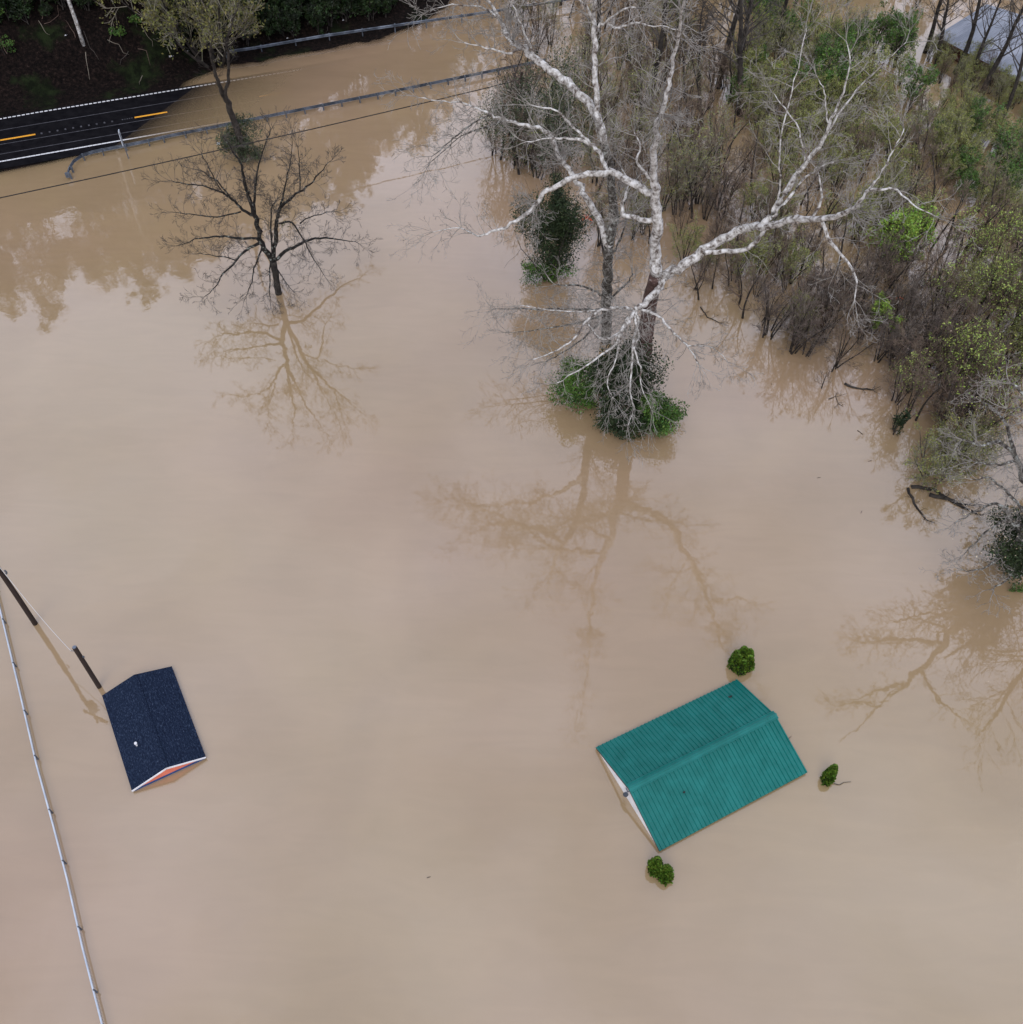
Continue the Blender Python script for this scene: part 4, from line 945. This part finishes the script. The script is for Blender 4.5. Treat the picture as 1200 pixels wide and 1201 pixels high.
mb = MB(); mb.tube([(0, 0, -.5), (0, 0, 2), (-.2, .2, 6), (-.4, .3, 10), (-.5, .3, 16)], [.2, .18, .15, .11, .05], 8); mb.build('trunk', M['pale_bark'], e, smooth=True)
mb = MB()
for k in range(26): z = R.uniform(6, 16); grow(mb, Vector((-.3, .2, z)), Vector((R.gauss(0, 1), R.gauss(0, 1), .8)), 3, .04, R, 2, kids=4)
mb.build('crown', M['pale_twig'], e)
# trees further up the bank whose crowns mirror in the water
n = 0
for i in range(900):
    ss, tt = R.uniform(-80, 95), R.uniform(12, 74)
    tf = lerp_tab(foot, ss) if ss > foot[0][0] else 3
    if tt < tf + (15 if ss < 35 else 4): continue
    p = wp(ss, tt, ground_z(ss, tt))
    if any((p-q).length < 3.6 for q in taken): continue
    taken.append(p); place('hilltree', p, R.uniform(12, 18), R); n += 1
    if n > 185: break
for i in range(26):
    ss, tt = R.uniform(26, 110), R.uniform(4.5, 16)
    p = wp(ss, tt, max(-1, ground_z(ss, tt)))
    q = p + Vector((0, 0, 0))
    if any((p-q).length < 2.2 for q in taken): continue
    v = p - Vector((0, 0, H)); fx = v.dot(F0)
    if 600-FPX*v.dot(CU)/fx > -2: continue
    taken.append(p); place('tallbare', p, R.uniform(13, 18), R, 'tall leafless tree beyond the far guardrail mirrored in the water'); 
for o in bpy.data.objects:
    if o.name.startswith('bare_tree') and o.get('label', '').startswith('tall leafless tree beyond'): o['group'] = 'trees beyond the far guardrail'

# fallen branches lying on the leaf litter
R = random.Random(88)
for i in range(30):
    x, y = R.uniform(0, 420), R.uniform(10, 125); p = hp(x, y); ss, tt = st(p); tf = lerp_tab(foot, ss) if ss > foot[0][0] else 1.2
    if tt < tf+.5 or p.z < .1: continue
    mb = MB(); a = R.uniform(0, 6.28); l = R.uniform(.8, 2.6); P = []
    for k in range(5):
        q = p + Vector((cos(a), sin(a), 0))*l*k/4; a += R.gauss(0, .15); s_, t_ = st(q); P.append(Vector((q.x, q.y, ground_z(s_, t_)+.07))-p)
    mb.tube(P, [.03, .026, .022, .018, .01], 5)
    ob = mb.build('fallen_branch', M[('grey_twig', 'brown_twig', 'dark_twig')[i % 3]]); ob.location = p
    tag(ob, ('grey', 'brown', 'dark')[i % 3]+' fallen branch lying on leaf litter of the road bank', 'branch', ('grey', 'brown', 'dark')[i % 3]+' fallen branches on the bank')

# woods beyond the top of the view, mirrored between the thicket stems
R = random.Random(99); n = 0
for i in range(2000):
    x, y = R.uniform(700, 1290), R.uniform(-150, -12); p = un(x, y)
    if any((p-q).length < 3.4 for q in taken) or (x > 1080 and y > -75): continue
    taken.append(p); place(R.choice(['tallbare', 'hilltree', 'hilltree']), p, R.uniform(11, 16), R, 'tall tree in flooded woods beyond the top of the thicket', name='woodland_tree')['group'] = 'woods beyond the thicket'; n += 1
    if n > 95: break
# leaves and twigs dropped on the teal roof
for i, (x, y, l, lb_) in enumerate(((857, 815, .08, 'dark wet leaf near far end of the teal roof'), (802, 930, .045, 'dark leaf on near slope of the teal roof'))):
    p = un(x, y, .75 if i in (0, 1) else .35 if i == 2 else .95); q = teal_inv(p)
    mb = MB(); mb.box((-l, -.03, 0), Vector((2*l, .03, .01)), Vector((-.02, .07, .01)), Vector((0, 0, .03))); mb.tri((l, 0, .02), (l*1.5, .1, .06), (l*.5, .08, .04))
    ob = mb.build('fallen_leaf' if i != 3 else 'litter', M['dark_bark'] if i != 3 else M['litter']); ob.location = q; tag(ob, lb_, 'leaf' if i != 3 else 'litter')

# small floating scraps drifting near the thicket and sheds
R = random.Random(123); k = 0
for x, y in ((503,1028),(925,865),(960,560),(1010,600),(905,450),(1020,540)):
    mb = MB(); a = R.uniform(0, 6.28); l = R.uniform(.08, .22)
    mb.tube([(-cos(a)*l, -sin(a)*l, .01), (0, R.uniform(-.03, .03), .02), (cos(a)*l, sin(a)*l, .01)], [.012, .018, .008], 4)
    ob = mb.build('twig', M[('dark_twig', 'brown_twig')[k % 2]]); ob.location = un(x, y, .005); k += 1
    tag(ob, 'tiny twig adrift alone on the open brown water', 'twig', 'tiny drifting twigs')
